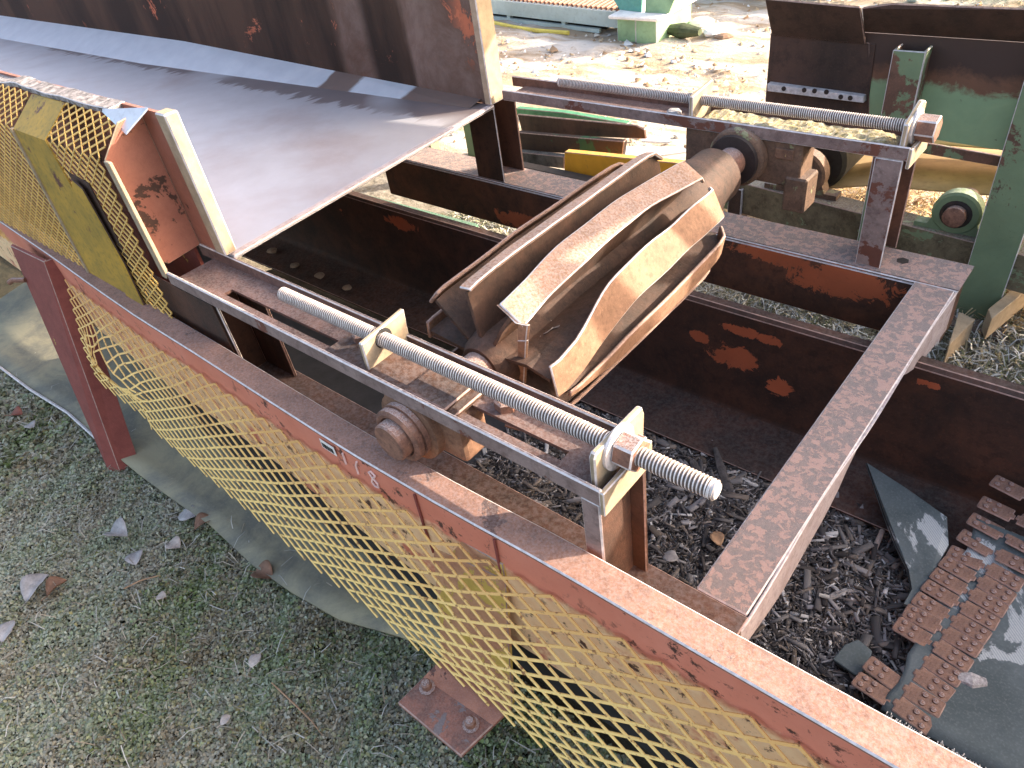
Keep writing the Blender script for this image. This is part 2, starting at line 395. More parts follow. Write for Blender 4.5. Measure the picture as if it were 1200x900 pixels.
# expanded metal skirt
def mesh_surface(u, v):     # u metres along x from -2.33, v 0..1 down
    x = -2.33 + u
    yt, zt = yfront(x)-.008, -.245 + jit(x, .02, 2.2, 3)
    zb = -.665 - .03*min(1, max(0, u/2.0)); yb = -.155 - .035*min(1, max(0, u/1.4))
    if x < -1.9: yb = -.15
    b = .018*math.sin(v*math.pi)*mnoise.noise((x*2.2, v*2, 4))
    return Vector((x + .04*v*max(0, (-1.9-x))*0, yt+(yb-yt)*v - .012*math.sin(v*math.pi) + b, zt+(zb-zt)*v))
mesh = MB(); LW, rows = .078, 11
cols = int(3.6/(LW/2))
def strand(p, q, wv=.0031, t=.0013):
    d = (q-p); n = Vector((0, -.93, .36)); s = d.cross(n).normalized()*wv; n = n*t
    a = [p+s+n, p-s+n, p-s-n, p+s-n]; b = [q+s+n, q-s+n, q-s-n, q+s-n]
    mesh.add([tuple(v) for v in a+b], [(0,1,5,4),(1,2,6,5),(2,3,7,6),(3,0,4,7)])
def node(i, j):
    p = mesh_surface(i*LW/2, j/(2*rows))
    h = math.hypot((p.x+2.02)/.16, (p.z+.47)/.075)
    if h < 1.6: p = p + Vector((.02*mnoise.noise((p.x*9, p.z*9, 1)), -.05*math.exp(-h*h), .03*mnoise.noise((p.x*9, p.z*9, 9))))
    return p, h
for i in range(cols):
    for j in range(2*rows):
        if (i+j) % 2: continue
        p, h = node(i, j)
        for dj in (1, -1):
            if 0 <= j+dj <= 2*rows:
                q, h2 = node(i+1, j+dj)
                if h < .62 and h2 < .9: continue
                strand(p, q)
part('expanded_mesh', mesh, M['mesh'], side)
for xs_, zb_ in ((-.199, -.325), (-.415, -.375)):
    part('weld_seam', MB().tube([onweb(xs_, -.181, .001), onweb(xs_-.002, (zb_-.181)/2, .0015), onweb(xs_, zb_, .001)], .003, 6), M['leg_red'], side)
# black sheet put in to darken the gap behind the expanded metal
sk = MB()
sk.section([(0, 0), (.008, 0), (.03, -.42), (.02, -.42)], [(x, yfront(x)+.045, -.42 + jit(x, .01, 3, 2)) for x in np.arange(-1.9, 2.3, .15)])
part('dark_backing', sk, M['black'], side)

# legs of the side beam
a = [(-2.680,-0.088,-0.182),(-2.394,-0.061,-0.182)]; b = [(-2.353,-0.302,-1.070),(-2.299,-0.255,-1.070)]
LB = MB(); p1 = [a[0], (a[1][0], a[1][1]-.012, a[1][2]), (b[1][0], b[1][1]-.02, b[1][2]), b[0]]
LB.plate(p1, (.0, .012, .004))
p2 = [p1[1], (p1[1][0]+.02, p1[1][1]+.085, p1[1][2]), (p1[2][0]+.03, p1[2][1]+.075, p1[2][2]), p1[2]]
LB.plate(p2, (-.012, 0, 0))
leg = part('leg', LB, M['leg_red'], conv, bevel=.002, edge=ER)
hook = MB().tube([(-2.62, -.12, -.30), (-2.66, -.15, -.295), (-2.69, -.16, -.31)], .010, 8)
part('hook', hook, M['bolt'], leg, smooth=True)
t1 = [(-0.416,-0.086,-0.359),(-0.191,-0.086,-0.302)]; t2 = [(-0.403,-0.170,-0.705),(-0.184,-0.157,-0.705)]
leg2 = MB().plate([t1[0], t1[1], (t2[1][0], t2[1][1], t2[1][2]), t2[0]], (0, .012, .003))
leg2.plate([(t1[0][0], t1[0][1]+.002, t1[0][2]+.09), (t1[1][0], t1[1][1]+.002, t1[1][2]+.05), t1[1], t1[0]], (0, .01, 0))
leg2 = part('leg', leg2, M['leg_tan'], conv, bevel=.002, edge=ER); leg2['label'] = 'tan oversprayed leg behind the yellow expanded metal with a bolted foot'
fp = [(-0.412,-0.312,-0.705),(-0.205,-0.310,-0.705),(-0.184,-0.157,-0.705),(-0.403,-0.170,-0.705)]
foot = part('foot_plate', MB().plate(fp, (0, 0, -.014)), M['plate_rust'], leg2, bevel=.003, edge=ER)
fb = [(-0.402,-0.170,-0.703),(-0.183,-0.158,-0.703),(-0.190,-0.216,-0.703),(-0.404,-0.231,-0.703)]
part('foot_bend', MB().plate(fb, (0, 0, -.0015)), rust('bent_foot_paint', (.30, .13, .085), (.42, .19, .12), (.14, .06, .045), .25, frost=.1, sc=4, speck=.2), leg2)
for px in [(-0.378,-0.243,-0.705),(-0.232,-0.246,-0.705)]:
    bt = MB().lathe((px[0], px[1], -.705), (0, 0, 1), [(-.03, .012), (.004, .020), (.005, .0125), (.022, .0125), (.026, .009)], 14)
    part('bolt', bt, M['bolt'], leg2, smooth=True)

# base frame: near and far base beams, cross beam
bb = MB().box(-2.2, .212, 0.012, .165, -.402, -.392); bb.box(-2.2, .212, .157, .165, -.55, -.402)
part('base_beam', bb, M['rust'], conv, bevel=.003, edge=ER)
bb = MB().box(-2.35, .214, 1.47, 1.625, -.402, -.392); bb.box(-2.35, .2, 1.47, 1.48, -.602, -.402); bb.box(.19, .202, 1.481, 1.62, -.602, -.402)
fbb = part('base_beam', bb, M['basepatch'], conv, bevel=.0035, edge=E)
fbb2 = part('top_flange', MB().box(-2.35, .2145, 1.474, 1.626, -.3918, -.3895), M['frosty'], fbb)
cb = MB().box(.096, .206, .166, 1.469, -.400, -.391)
cross = part('cross_beam', cb, M['frosty'], conv, bevel=.003, edge=E)
fl = MB(); ys = np.linspace(.13, 1.47, 26); A = []; B = []
def tuck(y):   # bent edge flange: hangs near the ends, folded under in the middle
    return math.exp(-((y-.93)/.22)**2)
pts = []
for y in ys:
    k = tuck(y); d = .135*(1-.95*k); o = -.03*k
    if y < .35: d *= .55 + .45*(y-.13)/.22
    pts.append((y, o, d))
vs = []; fs = []
for (y, o, d) in pts:
    x0 = .205 + (.004*math.sin(y*9))
    vs += [(x0, y, -.393), (x0+.006, y, -.394), (x0+o+.006, y, -.394-d), (x0+o, y, -.394-d)]
for i in range(len(pts)-1):
    for q in range(4): fs.append((i*4+q, i*4+(q+1) % 4, (i+1)*4+(q+1) % 4, (i+1)*4+q))
fs += [(0,1,2,3), tuple(len(vs)-4+i for i in range(4))[::-1]]
part('edge_flange', fl.add(vs, fs), M['palesteel'], cross, smooth=True, bevel=.002, edge=E)
hole = MB().lathe((.03, 1.565, -.3893), (0, 0, 1), [(-.001, .019), (.0006, .019)], 6)
part('bolt_hole', hole, M['black'], fbb)

# posts: channels open towards +x
def post(x0, x1, y0, y1, zt, zb, mat, fmat=None):
    m = MB(); t = .009
    m.box(x0, x1, y1-t, y1, zb, zt); m.box(x0, x0+t, y0+t, y1-t, zb, zt)
    p = part('post', m, mat, conv, bevel=.0025, edge=ER)
    part('flange', MB().box(x0, x1, y0, y0+t-.001, zb, zt), fmat or mat, p, bevel=.003, edge=E)
    return p
post(-.046, -.006, .002, .150, -.041, -.392, M['rust'], M['channel'])
post(-.088, -.012, 1.489, 1.638, -.041, -.390, M['rust'], M['channel'])
post(-1.42, -1.26, .012, .150, -.041, -.392, M['rust_dark'])
post(-1.70, -1.545, 1.475, 1.612, -.075, -.390, M['rust_dark'])
# gusset plate behind the near chute post
part('gusset', MB().plate([(-1.62, .006, -.05), (-1.27, .006, -.05), (-1.27, .006, -.36), (-1.62, .006, -.36)], (0, .004, 0)), M['rust_dark'], conv)

# take-up frames (channels lying on their webs) with slot, rod, plates, nut
def takeup(y0, x0, wobble, far):
    y1 = y0 + .153
    m = MB(); m.box(x0, 0, y0, y0+.009, -.040, 0)
    top_ = part('take_up_channel', m, M['channel'], conv, bevel=.0028, edge=E)
    m = MB(); m.box(x0-.07, -.004, y1-.009, y1, -.040, 0)
    part('rear_flange', m, M['channel_web'], top_, bevel=.0028, edge=E)
    m = MB(); a, b = y0+.046, y0+.072
    m.box(x0, -.004, y0+.009, a, -.040, -.032); m.box(x0, -.004, b, y1-.009, -.040, -.032)
    m.box(x0, -1.26, a, b, -.040, -.032); m.box(-.12, -.004, a, b, -.040, -.032)
    part('slotted_web', m, M['channel_web'], top_)
    m = MB().box(-.004, .006, y0+.001, y1, -.062, -.004)
    part('end_cap', m, M['sunflange'], top_, bevel=.002, edge=E)
    return top_
M['groove'] = flat('dark_thread_groove', (.20, .165, .15), .8, 0, .4, 60)
def helix_rod(name, x0, x1, y, z, parent, r=.0175, pitch=.0066, n=20):
    """threaded bar: crest, flank, root, flank per turn; the roots keep their dark rust"""
    prof = [(0, r), (.34, r), (.50, r-.0042), (.84, r-.0042)]
    turns = int((x1-x0)/pitch)+1; vs = []; fs = []; mats = []
    rows = [(t + a, rr) for t in range(-1, turns) for a, rr in prof]
    for a, rr in rows:
        for k in range(n+1):
            t = 2*math.pi*k/n; x = min(max(x0 + (a + k/n)*pitch, x0), x1)
            vs.append((x, y + rr*math.cos(t), z + rr*math.sin(t)))
    for i in range(len(rows)-1):
        for k in range(n):
            fs.append((i*(n+1)+k, i*(n+1)+k+1, (i+1)*(n+1)+k+1, (i+1)*(n+1)+k)); mats.append(0 if i % 4 in (0, 3) else 1)
    m = MB(); m.add(vs, fs); nb = len(fs)
    m.lathe((x0, y, z), (1, 0, 0), [(-.002, r-.004), (.010, r-.0003)], 20); m.lathe((x1, y, z), (1, 0, 0), [(-.010, r-.0003), (.003, r-.004)], 20)
    o = part(name, m, M['thread'], parent); o.data.materials.append(M['groove'])
    if len(o.data.polygons) >= nb:
        for i in range(nb): o.data.polygons[i].material_index = mats[i]
    return o
def square_plate(x, t, pts): return MB().plate([(x, p[0], p[1]) for p in pts], (t, 0, 0))
def nut(x0, x1, y, z, r):
    m = MB(); a = [(x0, y+r*math.cos(R(60*k+12)), z+r*math.sin(R(60*k+12))) for k in range(6)]
    b = [(x1, p[1], p[2]) for p in a]; m.prism_between(a, b); return m

tu = takeup(0.0, -1.47, 0, False)
helix_rod('threaded_rod', -1.0, .165, .082, .029, tu)
part('adjuster_plate', square_plate(-.640, .013, [(.026, -.024), (.152, -.024), (.158, .062), (.028, .050)]), M['sunflange'], tu, bevel=.003, edge=E)
part('hole_ring', MB().lathe((-.6268, .085, .030), (1, 0, 0), [(-.001, .0235), (.0006, .0235)], 20), M['black'], tu)
part('stop_plate', square_plate(-.034, .013, [(.018, -.038), (.166, -.038), (.172, .034), (.166, .052), (.026, .056), (.020, .046)]), M['sunflange'], tu, bevel=.003, edge=E)
part('washer', MB().lathe((-.021, .084, .026), (1, 0, 0), [(0, .044), (.006, .044), (.0062, .02)], 28), M['thread'], tu, smooth=True)
part('hex_nut', nut(-.014, .026, .084, .027, .034), M['bolt'], tu, bevel=.003, edge=E)
sb = MB().box(-.78, -.36, .012, .140, -.031, -.019); sb.box(-.50, -.38, .014, .136, -.0188, -.008)
slide = part('slide_plate', sb, M['rust'], tu, bevel=.003, edge=ER)
part('bolt_head', MB().lathe((-.30, .105, -.032), (0, 0, 1), [(0, .024), (.018, .024), (.021, .018)], 6), M['bolt'], tu)
part('bolt_head', MB().lathe((-.735, .095, -.019), (0, 0, 1), [(0, .020), (.014, .020), (.018, .014)], 6), M['bolt'], tu)
tf = takeup(1.487, -1.50, 0, True)
helix_rod('threaded_rod', -1.27, -.02, 1.565, .028, tf)
part('adjuster_plate', square_plate(-.690, .014, [(1.50, -.036), (1.63, -.036), (1.635, .072), (1.50, .060)]), M['sunflange'], tf, bevel=.003, edge=E)
part('stop_plate', square_plate(-.034, .014, [(1.50, -.036), (1.63, -.036), (1.635, .075), (1.60, .09), (1.50, .056)]), M['sunflange'], tf, bevel=.003, edge=E)
part('washer', MB().lathe((-.020, 1.565, .030), (1, 0, 0), [(0, .048), (.006, .048), (.0062, .02)], 28), M['thread'], tf, smooth=True)
part('hex_nut', nut(-.013, .040, 1.565, .028, .038), M['bolt'], tf, bevel=.003, edge=E)

# wing pulley
AX, AZ = -.5, -.105
pul = part('wing_pulley', MB().lathe((AX, .25, AZ), (0, 1, 0), [(-.02, .055), (0, .068), (.03, .075), (.76, .075), (.80, .098), (.97, .098), (.985, .088), (1.08, .088), (1.09, .06)], 28), M['wing'], conv, smooth=True)
pul['label'] = 'bent wing pulley with worn curling bars'
part('shaft', MB().lathe((AX, -.06, AZ), (0, 1, 0), [(0, .042), (.004, .0455), (.13, .0455), (.131, .052), (.20, .052), (.201, .045), (1.10, .045), (1.101, .052), (1.40, .050), (1.55, .045)], 28), M['bolt'], pul, smooth=True)
def wing(th0, half, drop, bend=None, seed=0):
    """radial fin with a flat bar wrapped over its edge; the near end of the bar turns down to the hub"""
    path = [(.300, .080), (.274, .105), (.264, .135), (.268, .160), (.286, .180), (.315, .192)]
    path = [(p[0], p[1]) for p in path][6-drop:] if drop else [(.256, .190), (.285, .194)]
    for i in range(22):
        u = (i+1)/22; path.append((.315 + .725*u, .196 + .006*math.sin(u*math.pi) - .03*max(0, (u-.93)/.07)**2))
    fin = MB(); bar = MB(); Fv = []; Ff = []; Bv = []; Bf = []; n = len(path)
    for i, (y, r) in enumerate(path):
        u = max(0, (y-.264)/.766); s0 = max(0, 1 - i/6.0) if drop else 0
        r += .004*mnoise.noise((u*4, seed*5.7, 2))
        th = R(th0 + (bend(u) if bend else 0) + 1.3*mnoise.noise((u*3.2, seed*3.1, 0)))
        thb = R(th0)
        def rad(t): return Vector((math.cos(t), 0, math.sin(t)))
        e, eb = rad(th), rad(thb); em = rad((th+thb)/2); o = Vector((AX, y, AZ)); t = Vector((-e.z, 0, e.x))
        for rr, ee in ((.07, eb), ((.07+r)/2, em), (max(.071, r-.004), e)):
            q = Vector((-ee.z, 0, ee.x)); Fv += [tuple(o+ee*rr+q*.0045), tuple(o+ee*rr-q*.0045)]
        pa, pb = path[max(0, i-1)], path[min(n-1, i+1)]; dy, dr = pb[0]-pa[0], pb[1]-pa[1]; ll = math.hypot(dy, dr)
        nn = (e*(dy/ll) + Vector((0, -dr/ll, 0)))
        w_ = half*(1-.72*s0) * (1 + .16*mnoise.noise((u*5, seed, 7))); tw = .11*mnoise.noise((u*2.3, seed*2, 5))
        tt = (t + nn*tw).normalized()
        for s_, h in ((1, 0), (-1, 0), (-1, 1), (1, 1)):
            Bv.append(tuple(o + e*r + tt*w_*s_ + nn*(.009*h)))
    for i in range(n-1):
        a, b = i*6, (i+1)*6
        Ff += [(a, b, b+2, a+2), (a+2, b+2, b+4, a+4), (a+5, b+5, b+3, a+3), (a+3, b+3, b+1, a+1), (a+4, b+4, b+5, a+5), (a+1, b+1, b, a)]
        a, b = i*4, (i+1)*4
        Bf += [(a+q, a+(q+1) % 4, b+(q+1) % 4, b+q) for q in range(4)]
    Ff += [(0, 2, 3, 1), (2, 4, 5, 3)]; a = (n-1)*6; Ff += [(a+1, a+3, a+2, a), (a+3, a+5, a+4, a+2)]
    Bf += [(3, 2, 1, 0), tuple((n-1)*4+q for q in range(4))]
    part('wing', fin.add(Fv, Ff), M['wing'], pul)
    part('contact_bar', bar.add(Bv, Bf), M['wingbar'], pul, bevel=.003, edge=E if seed < 3 else ER, smooth=True)
BN = {0: lambda u: 0, 1: lambda u: 8*math.sin(u*math.pi) - 4, 2: lambda u: -20*math.exp(-(u/.24)**2), 3: lambda u: -6*math.sin(u*math.pi) - 9*math.exp(-(u/.25)**2)}
for k in range(10):
    th = 98 - 35.2*k if k < 4 else 98 - 35.2*4 - 36*(k-4)
    wing(th, {0: .018, 1: .036, 2: .042, 3: .033}.get(k, .026), {3: 1}.get(k, 0), BN.get(k), k)

# torn strap end of the second bar, bent down over the hub
_e = Vector((math.cos(R(61)), 0, math.sin(R(61)))); _t = Vector((-_e.z, 0, _e.x)); _o = Vector((AX, .258, AZ)) + _e*.195
q1 = [tuple(_o + _t*.030), tuple(_o - _t*.030)]; q2 = [(-0.378,0.262,0.048),(-0.352,0.262,0.052)]; q3 = [(-0.397,0.270,-0.009),(-0.371,0.270,0.000)]; q4 = [(-0.447,0.300,-0.180),(-0.431,0.300,-0.178)]
sp_ = MB()
for (a, b), (c_, d_) in zip((q1, q2, q3), (q2, q3, q4)): sp_.plate([a, b, d_, c_], (-.004, -.007, 0))
part('bent_strap', sp_, M['wingbar'], pul, bevel=.0015, edge=E)
# bearings
hb = MB().lathe((AX, .0, AZ), (0, 1, 0), [(-.022, .048), (-.021, .058), (0, .060), (.001, .085), (.09, .088), (.10, .06)], 32)
bear = part('bearing', hb, M['housing_tan'], conv, smooth=True)
part('collar', MB().lathe((AX, -.032, AZ), (0, 1, 0), [(.004, .047), (-.004, .050), (-.006, .058), (-.001, .066), (.012, .066), (.013, .060), (.018, .060), (.019, .067), (.031, .067), (.032, .05)], 28), M['bolt'], bear, smooth=True)
part('housing_block', MB().box(-.60, -.36, .02, .10, -.16, -.042), M['housing_tan'], bear, bevel=.012, seg=2)
hb = MB().box(-.70, -.30, 1.50, 1.60, -.185, -.042)
hb.lathe((AX, 1.458, AZ), (0, 1, 0), [(0, .084), (.010, .094), (.041, .097), (.042, .09)], 32)
bear2 = part('bearing', hb, M['housing'], conv, smooth=True, bevel=.006)
part('seal', MB().lathe((AX, 1.442, AZ), (0, 1, 0), [(0, .060), (.002, .080), (.014, .082)], 32), M['bearing'], bear2, smooth=True)
part('name_plate', MB().box(-.385, -.325, 1.494, 1.4995, -.095, -.062), M['housing_tan'], bear2, bevel=.002)
part('lug', MB().box(-.345, -.272, 1.494, 1.585, -.265, -.150), M['housing'], bear2, bevel=.006)

# chute: floor, walls, end flanges, deflector, guards
fA, fB = (-1.345, .152, .006), (-1.53, 1.468, -.056)
fl = MB().plate([fA, fB, (-8.5, 1.468, -.056), (-8.5, .152, .006)], (0, 0, -.012))
chute = part('chute_floor', fl, M['chute_floor'], conv, bevel=.003, edge=E)
part('floor_lip', MB().plate([(-1.347, .152, .0085), (-1.532, 1.466, -.0535), (-1.552, 1.466, -.0535), (-1.367, .152, .0085)], (0, 0, -.002)), M['palesteel'], chute)
def deflect_mat():
    k = NT('deflector_sheet'); x, y, z = k.xyz(); n = k.noise(9, 6, .6)
    xx = k.math('ADD', x, k.math('MULTIPLY', k.math('SUBTRACT', n, .5), .06))
    pale = k.math('MAXIMUM', k.step(xx, -2.52, -2.54), k.math('MULTIPLY', k.step(xx, -2.32, -2.30), k.step(xx, -1.97, -1.99)))
    col = k.mix(pale, k.mix(n, (.13, .09, .078), (.20, .15, .13)), k.mix(k.step(n, .3, .7), (.46, .50, .56), (.55, .59, .64)))
    return k.end(col, .5, .2)
M['deflect'] = deflect_mat()
part('deflector', MB().add([(-1.60, 1.40, -.052), (-1.60, 1.4695, -.040), (-2.6, 1.4695, -.012), (-3.9, 1.4695, .028), (-8.4, 1.4695, .035), (-8.4, 1.22, -.050), (-4.1, 1.25, -.0505), (-2.6, 1.34, -.0515)], [(0, 1, 2, 7), (7, 2, 3, 6), (6, 3, 4, 5)]), M['deflect'], chute)
part('chute_wall', MB().box(-5.2, -1.565, 1.470, 1.480, -.055, .62), M['wall'], conv)
part('chute_wall', MB().box(-8.5, -5.202, 1.470, 1.480, -.055, .62), M['wall'], conv)
part('end_flange', MB().plate([(-1.525, 1.445, -.05), (-1.525, 1.53, -.05), (-1.525, 1.53, .62), (-1.525, 1.445, .62)], (-.035, 0, 0)), M['sunflange'], conv, bevel=.004, edge=E)
nw = MB().box(-8.5, -1.405, .140, .150, .012, .405)
wallN = part('chute_wall', nw, M['salmon'], conv)
part('end_flange', MB().plate([(-1.352, .132, .012), (-1.352, .170, .012), (-1.352, .170, .408), (-1.352, .132, .408)], (-.052, 0, 0)), M['sunflange'], conv, bevel=.004, edge=E)
tp = MB()
tp.section([(0, 0), (.05, .004), (.05, -.008), (0, -.016)], [(x, .100 + jit(x, .012, 6, 1), .402 + jit(x, .012, 7, 2)) for x in np.arange(-8.4, -1.58, .05)])
part('top_rim', tp, M['dirtedge'], wallN, bevel=.002, edge=E)
part('corner_gusset', MB().plate([(-1.60, .085, .402), (-1.44, .135, .408), (-1.47, .07, .365)], (.0, .004, .006)), M['galv'], wallN)
# guard end plate facing the tail, set in below the rim
ep = [(.073, .392), (.138, .400), (.136, .012), (.030, .004), (.000, .03), (.002, .322)]
eplate = part('end_plate', MB().plate([(-1.497, p[0], p[1]) for p in ep], (-.006, 0, 0)), M['salmon'], conv, bevel=.002, edge=M['sunflange'])
part('edge_strip', MB().plate([(-1.465, -.004, .322), (-1.465, .006, .322), (-1.465, .008, .004), (-1.465, -.004, -.02)], (-.03, 0, 0)), M['sunflange'], eplate, bevel=.002)
def guard_pt(x, v):   # profile from the rim outwards and down
    P = [(.095, .392), (.000, .322), (-.012, .02), (-.024, -.28)]
    d = [0, .118, .42, .72]; s = v*.72
    for i in range(3):
        if s <= d[i+1]+1e-6:
            f = (s-d[i])/(d[i+1]-d[i]); return Vector((x, P[i][0]+(P[i+1][0]-P[i][0])*f, P[i][1]+(P[i+1][1]-P[i][1])*f))
    return Vector((x, *P[-1]))
def guard(x0, x1):
    global mesh
    mesh = MB(); cw, ch = .050, .0165; nc = int((x1-x0)/(cw/2)); nr = int(.72/ch)
    for i in range(nc):
        for j in range(nr):
            if (i+j) % 2: continue
            p = guard_pt(x0+i*cw/2, j/nr)
            for dj in (1, -1):
                if 0 <= j+dj <= nr: strand(p, guard_pt(x0+(i+1)*cw/2, (j+dj)/nr), .0022, .0016)
    return part('guard_mesh', mesh, M['guard'], conv)
guard(-3.6, -2.11); guard(-1.90, -1.50)
gm = part('guard_plate', MB().add([], []), M['yplate'], conv) if False else None
yp = MB(); L_ = []
for v in (0, .164, .58, 1):
    a_, b_ = guard_pt(-2.10, v), guard_pt(-1.86 if v < .2 else (-1.80 if v < .7 else -1.78), v); L_.append((a_, b_))
for (a_, b_), (c_, d_) in zip(L_, L_[1:]):
    yp.plate([(a_.x, a_.y-.006, a_.z), (b_.x, b_.y-.006, b_.z), (d_.x, d_.y-.006, d_.z), (c_.x, c_.y-.006, c_.z)], (0, .005, 0))
gp = part('guard_plate', yp, M['yplate'], conv)
part('edge_strip', MB().plate([(-2.108, -.012, .324), (-2.096, -.012, .324), (-2.096, -.034, -.26), (-2.108, -.034, -.26)], (0, .012, 0)), M['sunflange'], gp)
part('patch_plate', MB().plate([(-1.79, -.024, .20), (-1.75, -.024, .235), (-1.70, -.024, .215), (-1.69, -.024, -.02), (-1.70, -.034, -.25), (-1.82, -.034, -.25)], (0, .006, 0)), M['yplate'], gp, bevel=.003, edge=M['rust_dark'])
part('edge_strip', MB().plate([(-1.80, -.010, .24), (-1.675, -.010, .23), (-1.665, -.018, -.25), (-1.80, -.018, -.25)], (0, .003, 0)), M['rust_dark'], gp)
# brown inner panel low down behind the guards
part('inner_panel', MB().box(-3.8, -1.6, .15, .16, -.36, .0), M['leg_red'], conv)

# return trough: two formed side beams
def trough(y, sgn, x0, x1):
    m = MB(); prof = [(0, .0), (.012, .012), (.045, .012), (.045, .002), (.012, 0), (.010, -.012), (.010, -.432), (-.0, -.432), (-.225, -.440), (-.225, -.430), (-.03, -.422), (-.006, -.405), (0, -.39), (0, -.015)]
    prof = [(sgn*a, b) for a, b in prof]
    m.section(prof, [(x, y + jit(x, .006, 1.3, sgn), -.49 + jit(x, .006, 1.1, 3)) for x in np.arange(x0, x1, .2)])
    return part('trough_beam', m, M['trough'], conv, bevel=.002, edge=ER, smooth=True)
trough(1.2, 1, -4.6, 3.2)
trough(.175, -1, -3.1, 3.2)
# ================================================================ LITTER, BELTS, VEGETATION
def tint_mesh(name, V, F, C, mat, kind=None, smooth=False):
    """V (n,3) floats, F list/array of quads (m,4), C (n,3) own colours of the pieces"""
    me = bpy.data.meshes.new(name); n, m = len(V), len(F)
    k = F.shape[1]
    me.vertices.add(n); me.vertices.foreach_set('co', (V + np.array([0, 0, G])).astype(np.float32).ravel())
    me.loops.add(m*k); me.loops.foreach_set('vertex_index', F.astype(np.int32).ravel())
    me.polygons.add(m); me.polygons.foreach_set('loop_start', np.arange(0, m*k, k, dtype=np.int32)); me.polygons.foreach_set('loop_total', np.full(m, k, dtype=np.int32))
    at = me.color_attributes.new('tint', 'FLOAT_COLOR', 'POINT')
    at.data.foreach_set('color', np.concatenate([C, np.ones((n, 1))], 1).astype(np.float32).ravel())
    me.update(calc_edges=True); me.validate()
    o = link(name, me, mat)
    if kind: o['kind'] = kind
    return o
rng = np.random.default_rng(11)
def fract(x, y, s, o):   # cheap smooth value field 0..1
    return .5 + .25*np.sin(x*s*1.3+o) * np.cos(y*s*1.1-o*2) + .15*np.sin(x*s*2.9+y*s*2.3+o*3) + .10*np.cos(x*s*5.3-y*s*6.1+o)
def quads_from(P, A, B, bend=None):
    """diamond leaves: centre P, half axes A (long) and B (short)"""
    V = np.stack([P-A, P+B+(bend if bend is not None else 0), P+A, P-B+(bend if bend is not None else 0)], 1)
    F = np.arange(len(P)*4).reshape(-1, 4)
    return V.reshape(-1, 3), F
def rand_dirs(n, flat=.5):
    a = rng.uniform(0, 2*np.pi, n); z = rng.normal(0, flat, n)
    d = np.stack([np.cos(a), np.sin(a), z], 1); d /= np.linalg.norm(d, axis=1)[:, None]
    u = np.stack([-np.sin(a), np.cos(a), rng.normal(0, flat, n)], 1); u /= np.linalg.norm(u, axis=1)[:, None]
    return d, u
def ground_cover(n, x0, x1, y0, y1, size, name, pal, frost, zmin=-1.075, hmax=.035, patch=6.0):
    x = rng.uniform(x0, x1, n); y = rng.uniform(y0, y1, n)
    f = fract(x, y, patch, 1.3); g = fract(x, y, patch*2.7, 4.1)
    h = hmax*np.clip(.25+1.1*(f*.5+g*.5-.2), .1, 1.2)*(.45+.55*rng.random(n))
    P = np.stack([x, y, zmin + .012*fract(x, y, 3, 2) + h], 1)
    d, u = rand_dirs(n, .55); s = size*rng.uniform(.55, 1.35, n)[:, None]
    V, F = quads_from(P, d*s, u*s*.62, np.stack([0*x, 0*x, rng.uniform(.1, .5, n)*s[:, 0]], 1))
    pal = np.array(pal); c = pal[np.clip((fract(x, y, patch*1.7, 2.2)*1.5-.25+rng.normal(0, .22, n))*len(pal), 0, len(pal)-1).astype(int)]*rng.uniform(.6, 1.4, n)[:, None]
    fz = np.clip(frost(x, y) + rng.normal(0, .22, n), 0, 1)[:, None]*.68
    fc = np.array([.47, .49, .43])*rng.uniform(.75, 1.25, n)[:, None]
    c = np.clip(c*(1-fz) + fc*fz, 0, .8)
    return tint_mesh(name, V, F, np.repeat(c, 4, 0), M['leaf'], 'stuff')
def straw(n, x0, x1, y0, y1, name, z0, ln, pal, wd=.0016, up=.25, zr=.03):
    x = rng.uniform(x0, x1, n); y = rng.uniform(y0, y1, n)
    d, u = rand_dirs(n, up); L_ = ln*rng.uniform(.4, 1.3, n)[:, None]
    P = np.stack([x, y, z0 + zr*rng.random(n)], 1); mid = P + np.stack([0*x, 0*x, rng.uniform(-.1, .3, n)*L_[:, 0]], 1)
    wv = u*wd*rng.uniform(.6, 1.5, n)[:, None]; wz = np.array([0, 0, wd])
    a, b, c_ = P-d*L_*.5, mid, P+d*L_*.5
    V = np.stack([a+wv, a-wv, b-wv, b+wv, c_-wv*.6, c_+wv*.6], 1).reshape(-1, 3)
    base = (np.arange(n)*6)[:, None]; F = np.concatenate([base+np.array([[0, 1, 2, 3]]), base+np.array([[3, 2, 4, 5]])])
    pal = np.array(pal); col = pal[rng.integers(0, len(pal), n)]*rng.uniform(.7, 1.25, n)[:, None]
    return tint_mesh(name, V, F, np.repeat(col, 6, 0), M['leaf'], 'stuff')
GREENS = [(.12, .165, .05), (.17, .195, .07), (.09, .12, .045), (.25, .225, .09), (.12, .095, .05), (.20, .155, .085)]
frostN = lambda x, y: .28 + .55*fract(x, y, 3.1, .7) - .22 + .18*np.clip((-x-.6)/1.2, -1, 1) + .15*np.clip((-y-.3)/.6, -1, 1)
ground_cover(270000, -2.6, .25, -1.35, .02, .0068, 'ground_cover', GREENS, frostN, hmax=.045)
ground_cover(80000, -5.2, -2.5, -1.2, .0, .013, 'ground_cover', GREENS, frostN, hmax=.045)
straw(1500, -3.6, .1, -1.2, -.1, 'dry_straw', -1.045, .06, [(.36, .31, .24), (.42, .40, .36), (.25, .20, .14)], .0011, .15, .04)
STRAW = [(.40, .36, .27), (.52, .52, .47), (.26, .23, .15), (.16, .17, .09), (.60, .60, .58)]
straw(42000, -2.6, 1.6, 1.22, 2.6, 'frosted_grass', -1.06, .07, STRAW, .0022, .5, .04)
straw(9000, -1.2, 1.8, 2.3, 3.4, 'dry_straw', -1.06, .12, [(.45, .33, .16), (.52, .40, .22), (.22, .14, .07)], .0022, .4, .06)

